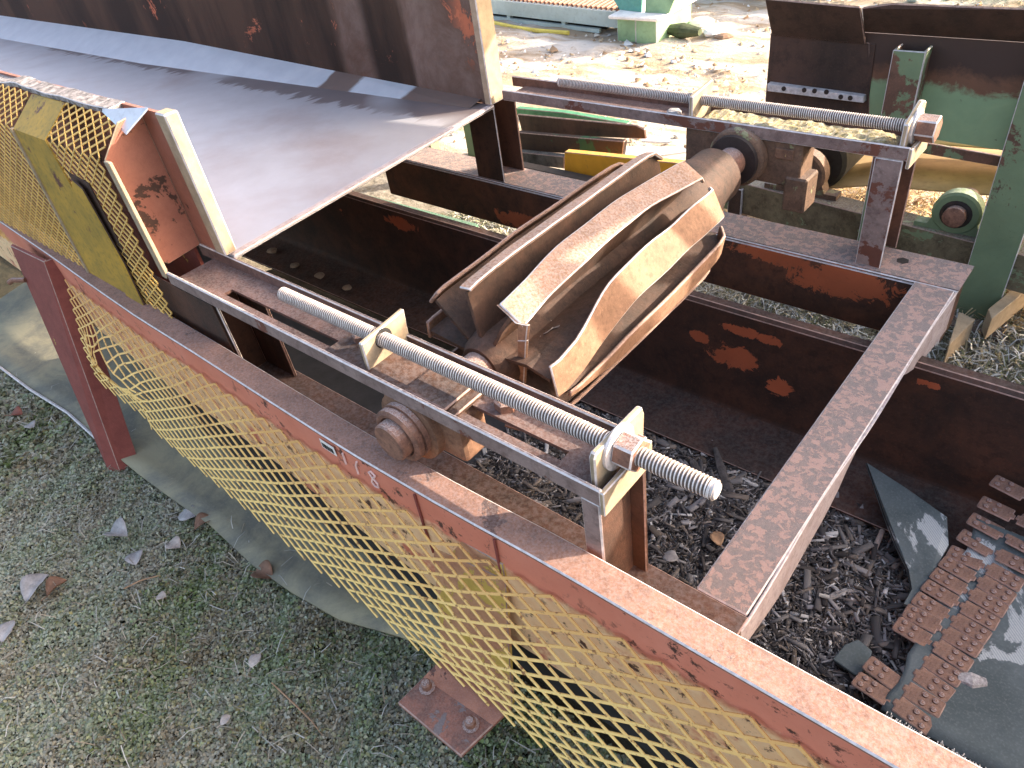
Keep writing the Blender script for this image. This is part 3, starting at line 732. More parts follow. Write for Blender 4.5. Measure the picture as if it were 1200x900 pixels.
# pale clods and frost-whitened lumps on the sunlit yard
def clods(n, x0, x1, y0, y1, name, s0, pal):
    x = rng.uniform(x0, x1, n); y = y0 + (y1-y0)*rng.random(n)
    keep = fract(x*.6, y, 4.5, .4) > rng.uniform(.25, .75, n); x, y = x[keep], y[keep]; n = len(x)
    s = s0*rng.lognormal(0, .5, n)
    cor = np.array([(1, 0, 0), (0, 1, 0), (-1, 0, 0), (0, -1, 0), (0, 0, .35)], float)
    V = np.stack([x, y, np.full(n, -1.055)], 1)[:, None, :] + cor[None]*s[:, None, None]*rng.uniform(.6, 1.4, (n, 5, 3))
    V[:, :4, 2] -= .012; V[:, 4, :2] += s[:, None]*rng.normal(0, .5, (n, 2))
    F3 = np.array([[0, 1, 4, 4], [1, 2, 4, 4], [2, 3, 4, 4], [3, 0, 4, 4]])
    F = (np.arange(n)*5)[:, None, None] + F3[None]; F = F.reshape(-1, 4)[:, :3]
    pal = np.array(pal); col = pal[rng.integers(0, len(pal), n)]
    tint_mesh(name, V.reshape(-1, 3), F, np.repeat(col, 5, 0), M['tint'], 'stuff')
clods(16000, -12, 3, 2.9, 9, 'earth_clods', .016, [(.50, .38, .25), (.62, .55, .46), (.75, .74, .74), (.30, .20, .12)])

# wood chips lying in the trough
def chips(n):
    x = rng.uniform(-.95, 1.15, n); y = rng.uniform(.16, 1.02, n)
    z = -.955 + .035*fract(x, y, 5, 2) - .03*np.clip((y-.8)/.2, 0, 1) + .03*rng.random(n)
    d, u = rand_dirs(n, .28); wv = np.cross(d, u); wv /= np.linalg.norm(wv, axis=1)[:, None]
    L_ = np.clip(rng.lognormal(-5.05, .75, n), .0025, .055)[:, None]; B = L_*rng.uniform(.08, .26, n)[:, None]; T = np.minimum(B*.5, .004)
    c0 = np.stack([x, y, z], 1)
    q = [(-1,-1,-1),(1,-.7,-1),(1,.7,-1),(-1,1,-1),(-1,-1,1),(1,-.7,1),(1,.7,1),(-1,1,1)]
    V = np.stack([c0 + d*L_*a + u*B*b + wv*T*e for a, b, e in q], 1).reshape(-1, 3)
    f = np.array([(3,2,1,0),(4,5,6,7),(0,1,5,4),(1,2,6,5),(2,3,7,6),(3,0,4,7)])
    F = ((np.arange(n)*8)[:, None, None] + f[None]).reshape(-1, 4)
    pal = np.array([(.085, .078, .078), (.16, .15, .15), (.28, .265, .27), (.045, .04, .04), (.19, .16, .14), (.46, .45, .45), (.11, .09, .075)])
    col = pal[rng.choice(len(pal), n, p=[.24, .22, .15, .17, .10, .05, .07])]*rng.uniform(.75, 1.3, n)[:, None]
    tint_mesh('wood_chips', V, F, np.repeat(col, 8, 0), M['tint'], 'stuff')
chips(100000)
mb = MB(); nx, ny = 60, 22; vs = []; 
for j in range(ny):
    for i in range(nx):
        x = -3.0 + 5.8*i/(nx-1); y = .17 + .86*j/(ny-1)
        vs.append((x, y, -.958 + .02*mnoise.noise((x*4, y*4, 0)) - .03*max(0, (y-.85)/.2)))
mb.add(vs, [(j*nx+i, j*nx+i+1, (j+1)*nx+i+1, (j+1)*nx+i) for j in range(ny-1) for i in range(nx-1)])
mb_o = obj('mulch', mb, flat('dark_mulch', (.05, .042, .036), .95, 0, .5, 40, .8)); tag(mb_o, kind='stuff')

def slab(name, path, w, t, mat, label, cat, seed=0):
    m = MB(); vs = []; fs = []; n = len(path); q = 10
    for i, p in enumerate(path):
        d = (Vector(path[min(i+1, n-1)]) - Vector(path[max(i-1, 0)])).normalized(); s = d.cross(Vector((0, 0, 1))).normalized(); u = s.cross(d)
        for k in range(q):
            a = 2*math.pi*k/q; r = 1 + .35*mnoise.noise((i*.9, k*1.1, seed))
            e = (.5 if i in (0, n-1) else 1)
            vs.append(tuple(Vector(p) + s*math.cos(a)*w*r*e + u*math.sin(a)*t*r*e))
    for i in range(n-1):
        for k in range(q): fs.append((i*q+k, i*q+(k+1) % q, (i+1)*q+(k+1) % q, (i+1)*q+k))
    fs += [tuple(range(q))[::-1], tuple(range((n-1)*q, n*q))]
    b = min(path, key=lambda p: p[2]); m.add(vs, fs)
    return tag(obj(name, m, mat, base=(path[n//2][0], path[n//2][1], b[2]-t)), label, cat)
bark = flat('weathered_bark', (.09, .08, .078), .9, 0, .6, 35, .9)
P_ = [(-0.287,1.009,-0.915),(-0.224,0.932,-0.915),(-0.136,0.836,-0.915),(-0.064,0.773,-0.915)]
slab('bark_slab', P_, .016, .010, bark, 'long grey bark slab leaning beside the end of the near threaded rod', 'bark', 1)
P_ = [(-0.320,0.916,-0.915),(-0.210,0.808,-0.915),(-0.114,0.727,-0.915),(-0.058,0.668,-0.915)]
slab('bark_slab', P_, .026, .012, bark, 'broad dark bark slab under the tip of the near threaded rod', 'bark', 2)
P_ = [(0.228,0.641,-0.920),(0.260,0.696,-0.920),(0.299,0.747,-0.920)]
slab('wood_splinter', P_, .010, .008, flat('grey_wood', (.28, .26, .25), .9, 0, .4, 50, .6), 'pale grey wood splinter among the chips right of the cross beam', 'wood', 3)
P_ = [(0.282,0.868,-0.920),(0.276,0.967,-0.920)]
slab('wood_lump', P_, .016, .014, flat('tan_wood', (.42, .33, .28), .9, 0, .3, 50, .5), 'pinkish tan wood lump next to the torn belt flap', 'wood', 4)
P_ = [(0.219,0.645,-0.900),(0.244,0.652,-0.900)]
slab('fungus_lump', P_, .012, .010, flat('pale_fungus', (.50, .47, .42), .9, 0, .3, 60, .6), 'small whitish crumbly lump on the wood chips', 'lump', 5)
P_ = [(0.572,0.584,-0.862),(0.599,0.593,-0.862),(0.628,0.607,-0.862)]
slab('wood_chunk', P_, .020, .012, flat('striped_wood', (.40, .38, .38), .9, 0, .6, 90, .8), 'bleached fibrous wood chunk lying on the grey belt beside the splice plates', 'wood', 6)

# dead leaves
LEAFPAL = {'grey': (.33, .31, .31), 'brown': (.20, .105, .065), 'red': (.22, .07, .045), 'pale': (.42, .35, .31), 'tan': (.36, .22, .13)}
LM = {k: flat('dead_leaf_'+k, v, .7, 0, .35, 25, .5) for k, v in LEAFPAL.items()}
def leaf(px, L_, ang, kind, label, curl=.5, w=.42, z=None, tilt=0.1, lobes=0, group=None):
    m = MB(); n = 9; cx, cy, cz = px; vs = []; fs = []
    for i in range(n):
        u = i/(n-1); hw = L_*w*math.sin(math.pi*min(1, u*.97+.03))**.8*(1 + (.35*math.sin(u*lobes*2*math.pi) if lobes else 0))
        for s in (-1, -.5, 0, .5, 1):
            lx = (u-.5)*L_; ly = s*hw; lz = curl*(abs(s)**1.5*hw) + .12*L_*math.sin(u*3) + L_*.05*mnoise.noise((u*4, s*2, L_*99)) + tilt*lx
            vs.append((cx + lx*math.cos(ang)-ly*math.sin(ang), cy + lx*math.sin(ang)+ly*math.cos(ang), cz + lz + .004))
    for i in range(n-1):
        for k in range(4): fs.append((i*5+k, i*5+k+1, (i+1)*5+k+1, (i+1)*5+k))
    m.add(vs, fs)
    stem = [(cx+(-.5*L_)*math.cos(ang), cy+(-.5*L_)*math.sin(ang), cz+.004-tilt*.5*L_), (cx-.8*L_*math.cos(ang+.2), cy-.8*L_*math.sin(ang+.2), cz+.008)]
    o = obj('dead_leaf', m, LM[kind], base=(cx, cy, cz), smooth=True, sharp=180)
    sd = o.modifiers.new('thick', 'SOLIDIFY'); sd.thickness = .0009
    sm = obj('stem', MB().tube(stem, .0011, 5), LM[kind]); 
    for v in sm.data.vertices: v.co -= Vector((cx, cy, cz+G))
    sm.parent = o
    return tag(o, label, 'leaf', group)
gp_ = [(-1.954,-0.739,-1.030),(-1.890,-0.695,-1.030),(-1.933,-0.441,-1.030),(-1.766,-0.457,-1.030),(-1.696,-0.341,-1.030),(-1.780,-0.232,-1.030),(-1.689,-0.220,-1.030),(-1.528,-0.484,-1.030),(-0.963,-0.586,-1.030),(-1.050,-0.423,-1.030),(-1.298,-0.220,-1.030),(-2.936,-0.380,-1.030),(-3.090,-0.388,-1.030),(-1.861,-0.877,-1.030),(-1.725,-0.451,-1.030),(-3.038,-0.376,-1.030),(-1.998,-0.461,-1.030),(-1.673,-0.543,-1.030)]
LD = [(0, .085, 1.9, 'grey', 'large pale grey curled leaf pointing up at the left of the moss', .7), (1, .06, 1.5, 'brown', 'purplish brown leaf leaning against the large pale curled leaf', .9),
 (2, .08, .3, 'grey', 'dull grey folded leaf uppermost in the cluster right of the red leg', .9), (3, .06, -.4, 'grey', 'light grey leaf lying under the folded leaf in the cluster', .3),
 (4, .055, .2, 'pale', 'pinkish leaf alone between the cluster and the belt edge', .4), (5, .07, .6, 'grey', 'flat grey leaf touching the edge of the ground belt', .2),
 (6, .06, 1.2, 'brown', 'curled brown leaf just under the edge of the ground belt', .8), (7, .032, .5, 'pale', 'tiny pale leaf right of the large curled leaf', .3),
 (8, .028, 1.4, 'pale', 'tiny cream leaf low in the moss near the bottom twig', .3), (9, .038, 1.7, 'pale', 'small oval beige leaf left of the foot plate', .2),
 (10, .07, .2, 'brown', 'dark brown narrow leaf beside the belt edge above the foot plate', .8), (11, .05, .1, 'grey', 'pale grey round leaf left of the red leg', .2),
 (12, .06, .5, 'red', 'reddish brown leaf against the frosted belt edge left of the red leg', .6), (13, .06, 2.2, 'grey', 'grey leaf cut by the left side of the picture', .3)]
for i, L_, a_, kd, lb, cu in LD: leaf(gp_[i], L_*1.25, a_, kd, lb, cu, group='dead leaves on the moss')
for q, (pp, L_, a_, kd, lb) in enumerate([(([(-0.095,0.659,-0.900)])[0], .05, 2.4, 'tan', 'rust coloured leaf stuck in the wood chips left of the cross beam'),
      (([(-0.173,0.524,-0.905)])[0], .05, .3, 'grey', 'silvery leaf on the wood chips behind the near post')]): leaf(pp, L_, a_, kd, lb, .3)
lf = [(-0.420,0.370,-0.071)][0]
leaf((lf[0]-.01, lf[1]+.02, lf[2]-.02), .075, 1.2, 'pale', 'pale crumpled leaf caught between the pulley wings', .9, .5, lobes=3)
# twigs on the moss
tw = [(-0.951,-0.435,-1.030),(-0.838,-0.433,-1.030),(-0.756,-0.433,-1.030),(-0.697,-0.439,-1.030)]
tag(obj('twig', MB().tube([tw[0], tw[1], tw[2], tw[3]], [.002, .0026, .002, .001], 6), LM['tan'], base=tw[0]), 'thin forked twig in the moss left of the foot plate', 'twig')
tw = [(-1.681,-0.549,-1.030),(-1.662,-0.494,-1.030),(-1.621,-0.440,-1.030)]
tag(obj('twig', MB().tube(tw, [.0022, .003, .0015], 6), LM['tan'], base=tw[0]), 'short tan twig below the leaf cluster', 'twig')

# ---- loose rubber belts
gb = MB(); gpts = [(-4.270,-0.338,-1.045),(-3.628,-0.283,-1.045),(-3.214,-0.267,-1.045),(-2.841,-0.236,-1.045),(-2.353,-0.242,-1.045),(-2.131,-0.240,-1.045),(-1.910,-0.228,-1.045),(-1.651,-0.213,-1.045),(-1.359,-0.220,-1.045),(-1.151,-0.208,-1.045),(-0.938,-0.179,-1.045),(-0.735,-0.106,-1.045),(-0.645,-0.083,-1.045),(-0.453,-0.063,-1.045)]
vs = []; fs = []; K = 12
for i, p in enumerate(gpts):
    for k in range(K):
        v = k/(K-1); yy = p[1] + (.55-p[1])*v
        xx = p[0] - .15*v
        zz = -1.020 + .05*math.sin(v*2.2)*(1 if i > 3 else .6) + .016*mnoise.noise((xx*2.5, yy*4, 2)) + (.012 if k == 0 else 0)
        vs.append((xx, yy, zz))
for i in range(len(gpts)-1):
    for k in range(K-1): fs.append((i*K+k, (i+1)*K+k, (i+1)*K+k+1, i*K+k+1))
far_x = [(-6.352,0.301,-1.045)]
gbelt = obj('ground_belt', gb.add(vs, fs), M['olive'], base=(-1.9, 0, -1.06), smooth=True, sharp=180)
sd = gbelt.modifiers.new('thick', 'SOLIDIFY'); sd.thickness = .010
tag(gbelt, 'dusty olive rubber belt spread on the ground under the conveyor', 'belt')
rim = obj('frosted_edge', MB().tube([(p[0], p[1]-.003, p[2]+.047+.016*mnoise.noise((p[0]*2.5, p[1]*4, 2))-.012) for p in gpts[:5]], .007, 6), M['edge']); rim.location = (1.9, 0, 1.06-G); rim.parent = gbelt

bz = -.875
bb_ = MB(); nx, ny = 26, 16; vs = []
bl = lambda y: .462 + .03*(y-.4) + .006*math.sin(y*40)
for i in range(nx):
    for j in range(ny):
        y = .405 + .655*j/(ny-1); x0 = bl(y); x = x0 + (2.6-x0)*(i/(nx-1))**1.6
        z = bz + .005*mnoise.noise((x*3, y*3, 1)) + .05*max(0, (y-.9)/.16)**2
        vs.append((x, y, z))
bb_.add(vs, [(i*ny+j, (i+1)*ny+j, (i+1)*ny+j+1, i*ny+j+1) for i in range(nx-1) for j in range(ny-1)])
belt = obj('conveyor_belt', bb_, M['belt'], base=(.9, .7, bz), smooth=True, sharp=180)
sd = belt.modifiers.new('thick', 'SOLIDIFY'); sd.thickness = .011; sd.offset = -1
tag(belt, 'torn grey rubber belt with rusty hinged splice plates lying on the wood chips', 'belt')
def belt_child(name, m, mat, **kw):
    o = obj(name, m, mat, **kw); o.parent = belt; o.matrix_parent_inverse = Matrix.Translation(-belt.location); return o
flap = [(0.157,1.118,-0.868),(0.294,1.083,-0.868),(0.412,1.046,-0.868),(0.444,0.966,-0.868),(0.438,0.827,-0.868),(0.430,0.719,-0.868),(0.406,0.715,-0.868),(0.408,0.773,-0.868),(0.382,0.828,-0.868),(0.330,0.889,-0.868),(0.266,0.975,-0.868)]
flap = [(p[0], p[1], p[2] + .05*max(0, (p[1]-.95)/.2)) for p in flap]
belt_child('torn_flap', MB().plate(flap, (0, 0, -.011)), M['belt'], bevel=.002, edge=M['black'])
flap2 = [(0.321,0.479,-0.890),(0.330,0.535,-0.890),(0.351,0.568,-0.890),(0.389,0.557,-0.890),(0.402,0.510,-0.890),(0.384,0.469,-0.890)]
belt_child('torn_flap', MB().plate(flap2, (0, 0, -.011)), M['belt'], bevel=.002)
# splice plates: two rows hinged together; alike pieces share their mesh
def plate_mesh():
    m = MB(); q = [(-.047, -.021), (-.043, -.0245), (.036, -.0245), (.036, -.010), (.043, -.010), (.043, .008), (.036, .008), (.036, .0245), (-.043, .0245), (-.047, .021)]
    m.plate([(a, b, 0) for a, b in q], (0, 0, .006)); return m
pm_ = plate_mesh()
proto = obj('splice_plate', pm_, M['splice'], base=(0, 0, 0), bevel=.0025, edge=ER)
riv = obj('rivet', MB().lathe((0, 0, 0), (0, 0, 1), [(0, .0075), (.003, .0065), (.0045, .003)], 10), M['bolt'], base=(0, 0, 0))
def put_plate(x, y, z, rz, tilt, first):
    p = proto if first else proto.copy()
    if not first: COL.objects.link(p)
    p.parent = belt; p.matrix_parent_inverse = Matrix.Translation(-belt.location)
    p.location = (x, y, z+G); p.rotation_euler = (tilt, rnd.uniform(-.06, .06), rz)
    for a in (-.028, -.004):
        for b in (-.011, .012):
            r = riv if (first and a == -.028 and b == -.011) else riv.copy()
            if r is not riv: COL.objects.link(r)
            r.parent = p; r.location = (a + rnd.uniform(-.002, .002), b, .0062)
A0 = [(0.474,0.438,-0.862),(0.563,1.141,-0.862)]
Lf = [(0.386,0.457,-0.862),(0.458,1.034,-0.862)]
import math as _m
d0 = Vector(A0[1])-Vector(A0[0]); nrow = max(6, int(round(d0.length/.0505))); ang = math.atan2(d0.y, d0.x)
first = True
for k in range(nrow+1):
    f_ = k/nrow; cen = Vector(A0[0]) + d0*f_; nrm = Vector((math.sin(ang), -math.cos(ang), 0))   # away from the tear
    zz = bz + .0085 + .05*max(0, (cen.y-.9)/.16)**2 + rnd.uniform(0, .003)
    c1 = cen + nrm*.044; put_plate(c1.x, c1.y, zz, math.atan2(-nrm.y, -nrm.x) + rnd.uniform(-.05, .05), rnd.uniform(-.05, .05), first); first = False
    if k not in (2, 3) and k < nrow+1:
        c2 = cen - nrm*.044; put_plate(c2.x, c2.y, zz + rnd.uniform(-.004, .002), math.atan2(nrm.y, nrm.x) + rnd.uniform(-.07, .07), rnd.uniform(-.08, .08), False)
fr = MB()
for k in range(150):
    x = .47 + .7*rnd.random()**1.1; y = .410; z = bz + .006
    L2 = rnd.uniform(.015, .045); a = rnd.uniform(-1.0, .9)
    fr.tube([(x, y+.01, z), (x+L2*.4*math.sin(a), y-L2*.5, z+rnd.uniform(0, .012)), (x+L2*math.sin(a), y-L2*.9, z-rnd.uniform(.0, .02))], [.0016, .0012, .0006], 4)
fo = belt_child('frayed_edge', fr, M['fray']); fo['kind'] = 'stuff'
# old black belt lying in the trough under the chute
ob = MB(); vs = []; nx = 30
for i in range(nx):
    for j in range(6):
        x = -4.0 + 3.25*i/(nx-1); y = .22 + .72*j/5
        vs.append((x, y, -.925 + .012*mnoise.noise((x*2, y*3, 5)) - .02*max(0, (x+1.0)/.3)))
ob.add(vs, [(i*6+j, (i+1)*6+j, (i+1)*6+j+1, i*6+j+1) for i in range(nx-1) for j in range(5)])
obo = obj('rubber_belt', ob, flat('dark_rubber', (.035, .035, .038), .55, 0, .3, 12, .2), base=(-2.2, .6, -.94), smooth=True, sharp=180)
obo.modifiers.new('thick', 'SOLIDIFY').thickness = .01
tag(obo, 'black rubber belt lying in the trough beneath the chute', 'belt')
def stone(px, s, mat, label, seed, name='stone', cat='stone'):
    m = MB(); n = 10; vs = []; fs = []
    prof = [(-.5, .5), (-.2, .95), (.15, 1.0), (.45, .7), (.6, .3)]
    for a, r in prof:
        for k in range(n):
            t = 2*math.pi*k/n; j = 1 + .35*mnoise.noise((math.cos(t)*1.5+seed*3, math.sin(t)*1.5, a*2))
            vs.append((px[0]+s*r*j*math.cos(t)*1.2, px[1]+s*r*j*math.sin(t), px[2]+s*.7*(a+.4)))
    for i in range(len(prof)-1):
        for k in range(n): fs.append((i*n+k, i*n+(k+1) % n, (i+1)*n+(k+1) % n, (i+1)*n+k))
    fs += [tuple(range(n))[::-1], tuple(range((len(prof)-1)*n, len(prof)*n))]
    return tag(obj(name, m.add(vs, fs), mat, base=px), label, cat)
sg = flat('grey_stone', (.33, .31, .31), .85, 0, .35, 40, .6, .5)
stn = flat('tan_stone', (.26, .20, .15), .9, 0, .35, 30, .6)
stone((-.78, 1.56, -.032), .026, sg, 'grey pebble sitting in the far take-up channel left of its plate', 1)
for q, (px, s) in enumerate(zip([(-3.029,1.078,-0.900),(-2.763,1.042,-0.900),(-2.545,1.042,-0.900),(-2.315,1.037,-0.900)], (.028, .024, .026, .022))):
    stone((px[0], px[1], -.912), s, stn, ['blocky tan stone nearest the chute edge on the trough flange', 'brown stone second from the chute edge on the trough flange', 'squarish pale stone in the middle of the trough flange row', 'rounded tan stone last in the row along the trough flange'][q], 5+q)['group'] = 'stones along the trough flange'
# moss and soil caked in the far channel
ms = MB(); vs = []; nx, ny = 70, 10
for i in range(nx):
    for j in range(ny):
        x = -.675 + .62*i/(nx-1); y = 1.498 + .128*j/(ny-1)
        e = min(1, i/3, (nx-1-i)/3, j/1.5+.2, (ny-1-j)/1.5+.2)
        vs.append((x, y, -.034 + (.018 + .012*mnoise.noise((x*14, y*14, 0)) + .007*mnoise.noise((x*60, y*60, 0)))*e))
ms.add(vs, [(i*ny+j, (i+1)*ny+j, (i+1)*ny+j+1, i*ny+j+1) for i in range(nx-1) for j in range(ny-1)])
mo = obj('moss_crust', ms, flat('dry_moss', (.28, .23, .095), .95, 0, .5, 55, 1.0, .4), base=(-.37, 1.56, -.032)); tag(mo, kind='stuff')

# ================================================================ GREEN CONVEYOR BEHIND
gc = thing('conveyor', 'worn green belt conveyor with rusty flared hopper standing behind the far take-up frame', 'conveyor', (.1, 2.5, -G))
GY = 2.40
hp = MB().plate([(-0.829,2.400,-0.006),(-0.438,2.400,-0.019),(-0.368,2.400,-0.424),(-0.827,2.400,-0.438)], (0, .012, 0))
part('hopper_wall', hp, M['hopper'], gc, bevel=.003, edge=ER)
lo = [(-0.820,2.390,-0.012),(-0.449,2.390,-0.023)]; up_ = [(-0.807,2.270,0.151),(-0.450,2.270,0.135)]
part('flared_lip', MB().plate([up_[0], up_[1], lo[1], lo[0]], (0, .012, .003)), M['hopper'], gc, bevel=.003, edge=ER)
lo = [(-0.462,2.390,0.019),(0.059,2.390,0.017)]; up_ = [(-0.443,2.270,0.133),(-0.346,2.270,0.150),(0.051,2.270,0.150)]
ex = lo[1][0]+1.4
part('flared_lip', MB().plate([up_[0], up_[1], up_[2], (ex, 2.27, up_[2][2]), (ex, 2.39, lo[1][2]), lo[1], lo[0]], (0, .012, .003)), M['hopper'], gc, bevel=.003, edge=ER)
sh = [(-0.811,2.370,-0.197),(-0.417,2.370,-0.207),(-0.413,2.370,-0.232),(-0.808,2.370,-0.228)]
shb = part('shelf_bar', MB().plate(sh, (0, .03, 0)), M['edge'], gc, bevel=.002)
for pq in [(-0.738,2.367,-0.210),(-0.652,2.367,-0.207),(-0.610,2.367,-0.206),(-0.562,2.367,-0.205),(-0.503,2.367,-0.218),(-0.466,2.367,-0.218)]:
    part('bolt_hole', MB().lathe((pq[0], 2.3695, pq[2]), (0, 1, 0), [(-.001, .010), (.002, .010)], 8), M['bearing'], shb)
pn = [(-0.466,2.402,0.015),(0.095,2.402,0.010),(0.210,2.402,-0.397),(-0.406,2.402,-0.342)]
pn[1] = (pn[1][0]+1.3, pn[1][1], pn[1][2]); pn[2] = (pn[2][0]+1.3, pn[2][1], pn[2][2])
part('side_plate', MB().plate(pn, (0, .01, 0)), M['greenpanel'], gc)
lbp = [(-0.215,2.405,-0.367),(0.138,2.405,-0.382),(0.149,2.405,-0.422),(-0.206,2.405,-0.411)]
part('lower_band', MB().plate(lbp, (0, .012, 0)), M['green2'], gc, bevel=.002, edge=ER)
part('seam', MB().plate([(-0.433,2.398,-0.024),(-0.415,2.398,-0.023),(-0.403,2.398,-0.271),(-0.423,2.398,-0.274)], (0, .012, 0)), M['hopper'], gc)
shade_plate = MB().prism_between([(.95, 2.44, -.30), (.95, 2.44, .2), (1.5, 2.44, .96), (2.0, 2.44, 1.15), (9.0, 2.44, 1.18), (9.0, 2.44, .5), (2.0, 2.44, -.30)], [(.95, 2.46, -.30), (.95, 2.46, .2), (1.5, 2.46, .96), (2.0, 2.46, 1.15), (9.0, 2.46, 1.18), (9.0, 2.46, .5), (2.0, 2.46, -.30)])
part('side_plate', shade_plate, M['green2'], gc)  # unseen rising plate, added to shade the inner frame
oh = thing('overhead_shade_body', 'unseen green steel body added high over the rusty hopper to cast shade', 'chute', (1.74, 2.4, -G))
pp = [(-3.2, 1.12), (-.6, 1.05), (1.0, .86), (1.28, 1.10), (1.65, 1.37), (-3.2, 1.37)]
part('shade_body', MB().plate([(x, 2.40, z) for x, z in pp], (0, .5, 0)), M['green2'], oh, bevel=.004, edge=ER)  # added out of view, outline shaped to shade pulley wings and chute floor
for yy in (2.41, 2.80):
    part('post', MB().box(1.56, 1.64, yy, yy+.08, -G, 1.30), M['greenpost'], oh, bevel=.004, edge=ER)
    part('post', MB().box(-3.15, -3.07, yy, yy+.08, -G, 1.118), M['greenpost'], oh, bevel=.004, edge=ER)  # posts added to carry the unseen shade body
part('side_plate', MB().box(.95, 9.0, 2.47, 2.482, -1.05, -.2), M['green2'], gc)  # unseen lower plate, added for the same shade
# posts
def gpost(x0, x1, y0, y1, zt, mat, cut=0):
    m = MB(); t = .010
    m.plate([(x0, y0, -G), (x1, y0, -G), (x1, y0, zt-cut), (x0, y0, zt)], (0, t, 0)); m.plate([(x0, y0+t, -G), (x0, y1, -G), (x0, y1, zt), (x0, y0+t, zt)], (t, 0, 0))
    m.plate([(x1-t, y0+t, -G), (x1-t, y1, -G), (x1-t, y1, zt), (x1-t, y0+t, zt-cut)], (t, 0, 0))
    return part('post', m, mat, gc, bevel=.003, edge=E)
gpost(-.325, -.215, 2.31, 2.39, -.01, M['greenpost'])
gpost(.10, .25, 2.33, 2.41, .05, M['green'])
gpost(-1.0, -.93, 2.46, 2.54, -.74, M['hopper'])
# rail with pillow blocks, pulley and belt
def gy(x): return 2.36 - .115*(x-.1)
rl = MB(); pr = [(0, 0), (.11, 0), (.11, -.012), (.012, -.012), (.012, -.16), (0, -.16)]
rl.section(pr, [(x, gy(x), -.715) for x in (-1.05, -.5, .0, .6, 1.6)])
part('rail', rl, M['rail'], gc, bevel=.003, edge=ER)
def pillow(x, y, z, s, mat, pulley=False):
    m = MB(); m.lathe((x, y-.02*s, z+.085*s), (0, 1, 0), [(0, .085*s), (.008*s, .095*s), (.055*s, .095*s), (.063*s, .085*s)], 24)
    m.plate([(x-.085*s, y-.015*s, z+.06*s), (x+.085*s, y-.015*s, z+.06*s), (x+.10*s, y-.015*s, z+.02*s), (x+.15*s, y-.015*s, z+.02*s), (x+.15*s, y-.015*s, z), (x-.15*s, y-.015*s, z), (x-.15*s, y-.015*s, z+.02*s), (x-.10*s, y-.015*s, z+.02*s)], (0, .055*s, 0))
    p = part('pillow_block', m, mat, gc, smooth=True)
    part('seal', MB().lathe((x, y-.024*s, z+.085*s), (0, 1, 0), [(0, .05*s), (.003, .062*s), (.01, .062*s)], 20), M['bearing'], p)
    part('shaft', MB().lathe((x, y-.055*s, z+.085*s), (0, 1, 0), [(0, .038*s), (.003, .044*s), (.20, .044*s)], 18), M['bolt'], p, smooth=True)
    return p
pillow(.0, gy(0)+.045, -.714, .95, M['green'])
pillow(-.66, gy(-.66)+.045, -.714, 1.12, M['housing'])
dr = MB().lathe((-.66, 2.62, -.62), (0, 1, 0), [(0, .05), (.001, .125), (.02, .14), (.72, .14), (.74, .05)], 32)
part('drum', dr, M['black'], gc, smooth=True)
# belt wrapping the drum and running back along x
bp = [(-.66 + .147*math.cos(t), -.62 + .147*math.sin(t)) for t in np.linspace(R(200), R(60), 14)][::-1]
btm = [(-.66 + .147*math.cos(t), -.62 + .147*math.sin(t)) for t in np.linspace(R(92), R(268), 14)]
vs = []; prof = [(2.4, -.33), (.4, -.42), (-.3, -.47), (-.60, -.478)] + btm + [(-.4, -.70), (.0, -.66), (.5, -.60), (2.4, -.56)]
for (x, z) in prof:
    for y in (2.64, 2.86, 3.10, 3.34): vs.append((x, y, z + (.02*math.cos(y*9) if z < -.5 and x > -.5 else 0)))
n = len(prof)
gb2 = MB().add(vs, [(i*4+k, (i+1)*4+k, (i+1)*4+k+1, i*4+k+1) for i in range(n-1) for k in range(3)])
gb2o = part('belt', gb2, M['tanbelt'], gc, smooth=True, sharp=60)
gb2o.modifiers.new('thick', 'SOLIDIFY').thickness = .01
# pale flat bars and brace at the foot of the right post
part('brace', MB().plate([(0.166,1.974,-0.930),(0.138,2.196,-0.930),(0.202,2.172,-0.930),(0.171,1.965,-0.930)], (0, 0, -.12)), M['sunflange'], gc, bevel=.002)
q_ = [(0.228,2.217,-0.900),(0.256,2.154,-0.900),(0.354,2.591,-0.900),(0.326,2.666,-0.900)]
part('brace', MB().plate(q_, (0, 0, -.10)), M['sunflange'], gc, bevel=.002)
part('foot_plate', MB().box(.02, .30, 2.24, 2.44, -1.055, -1.03), M['housing'], gc, bevel=.003)

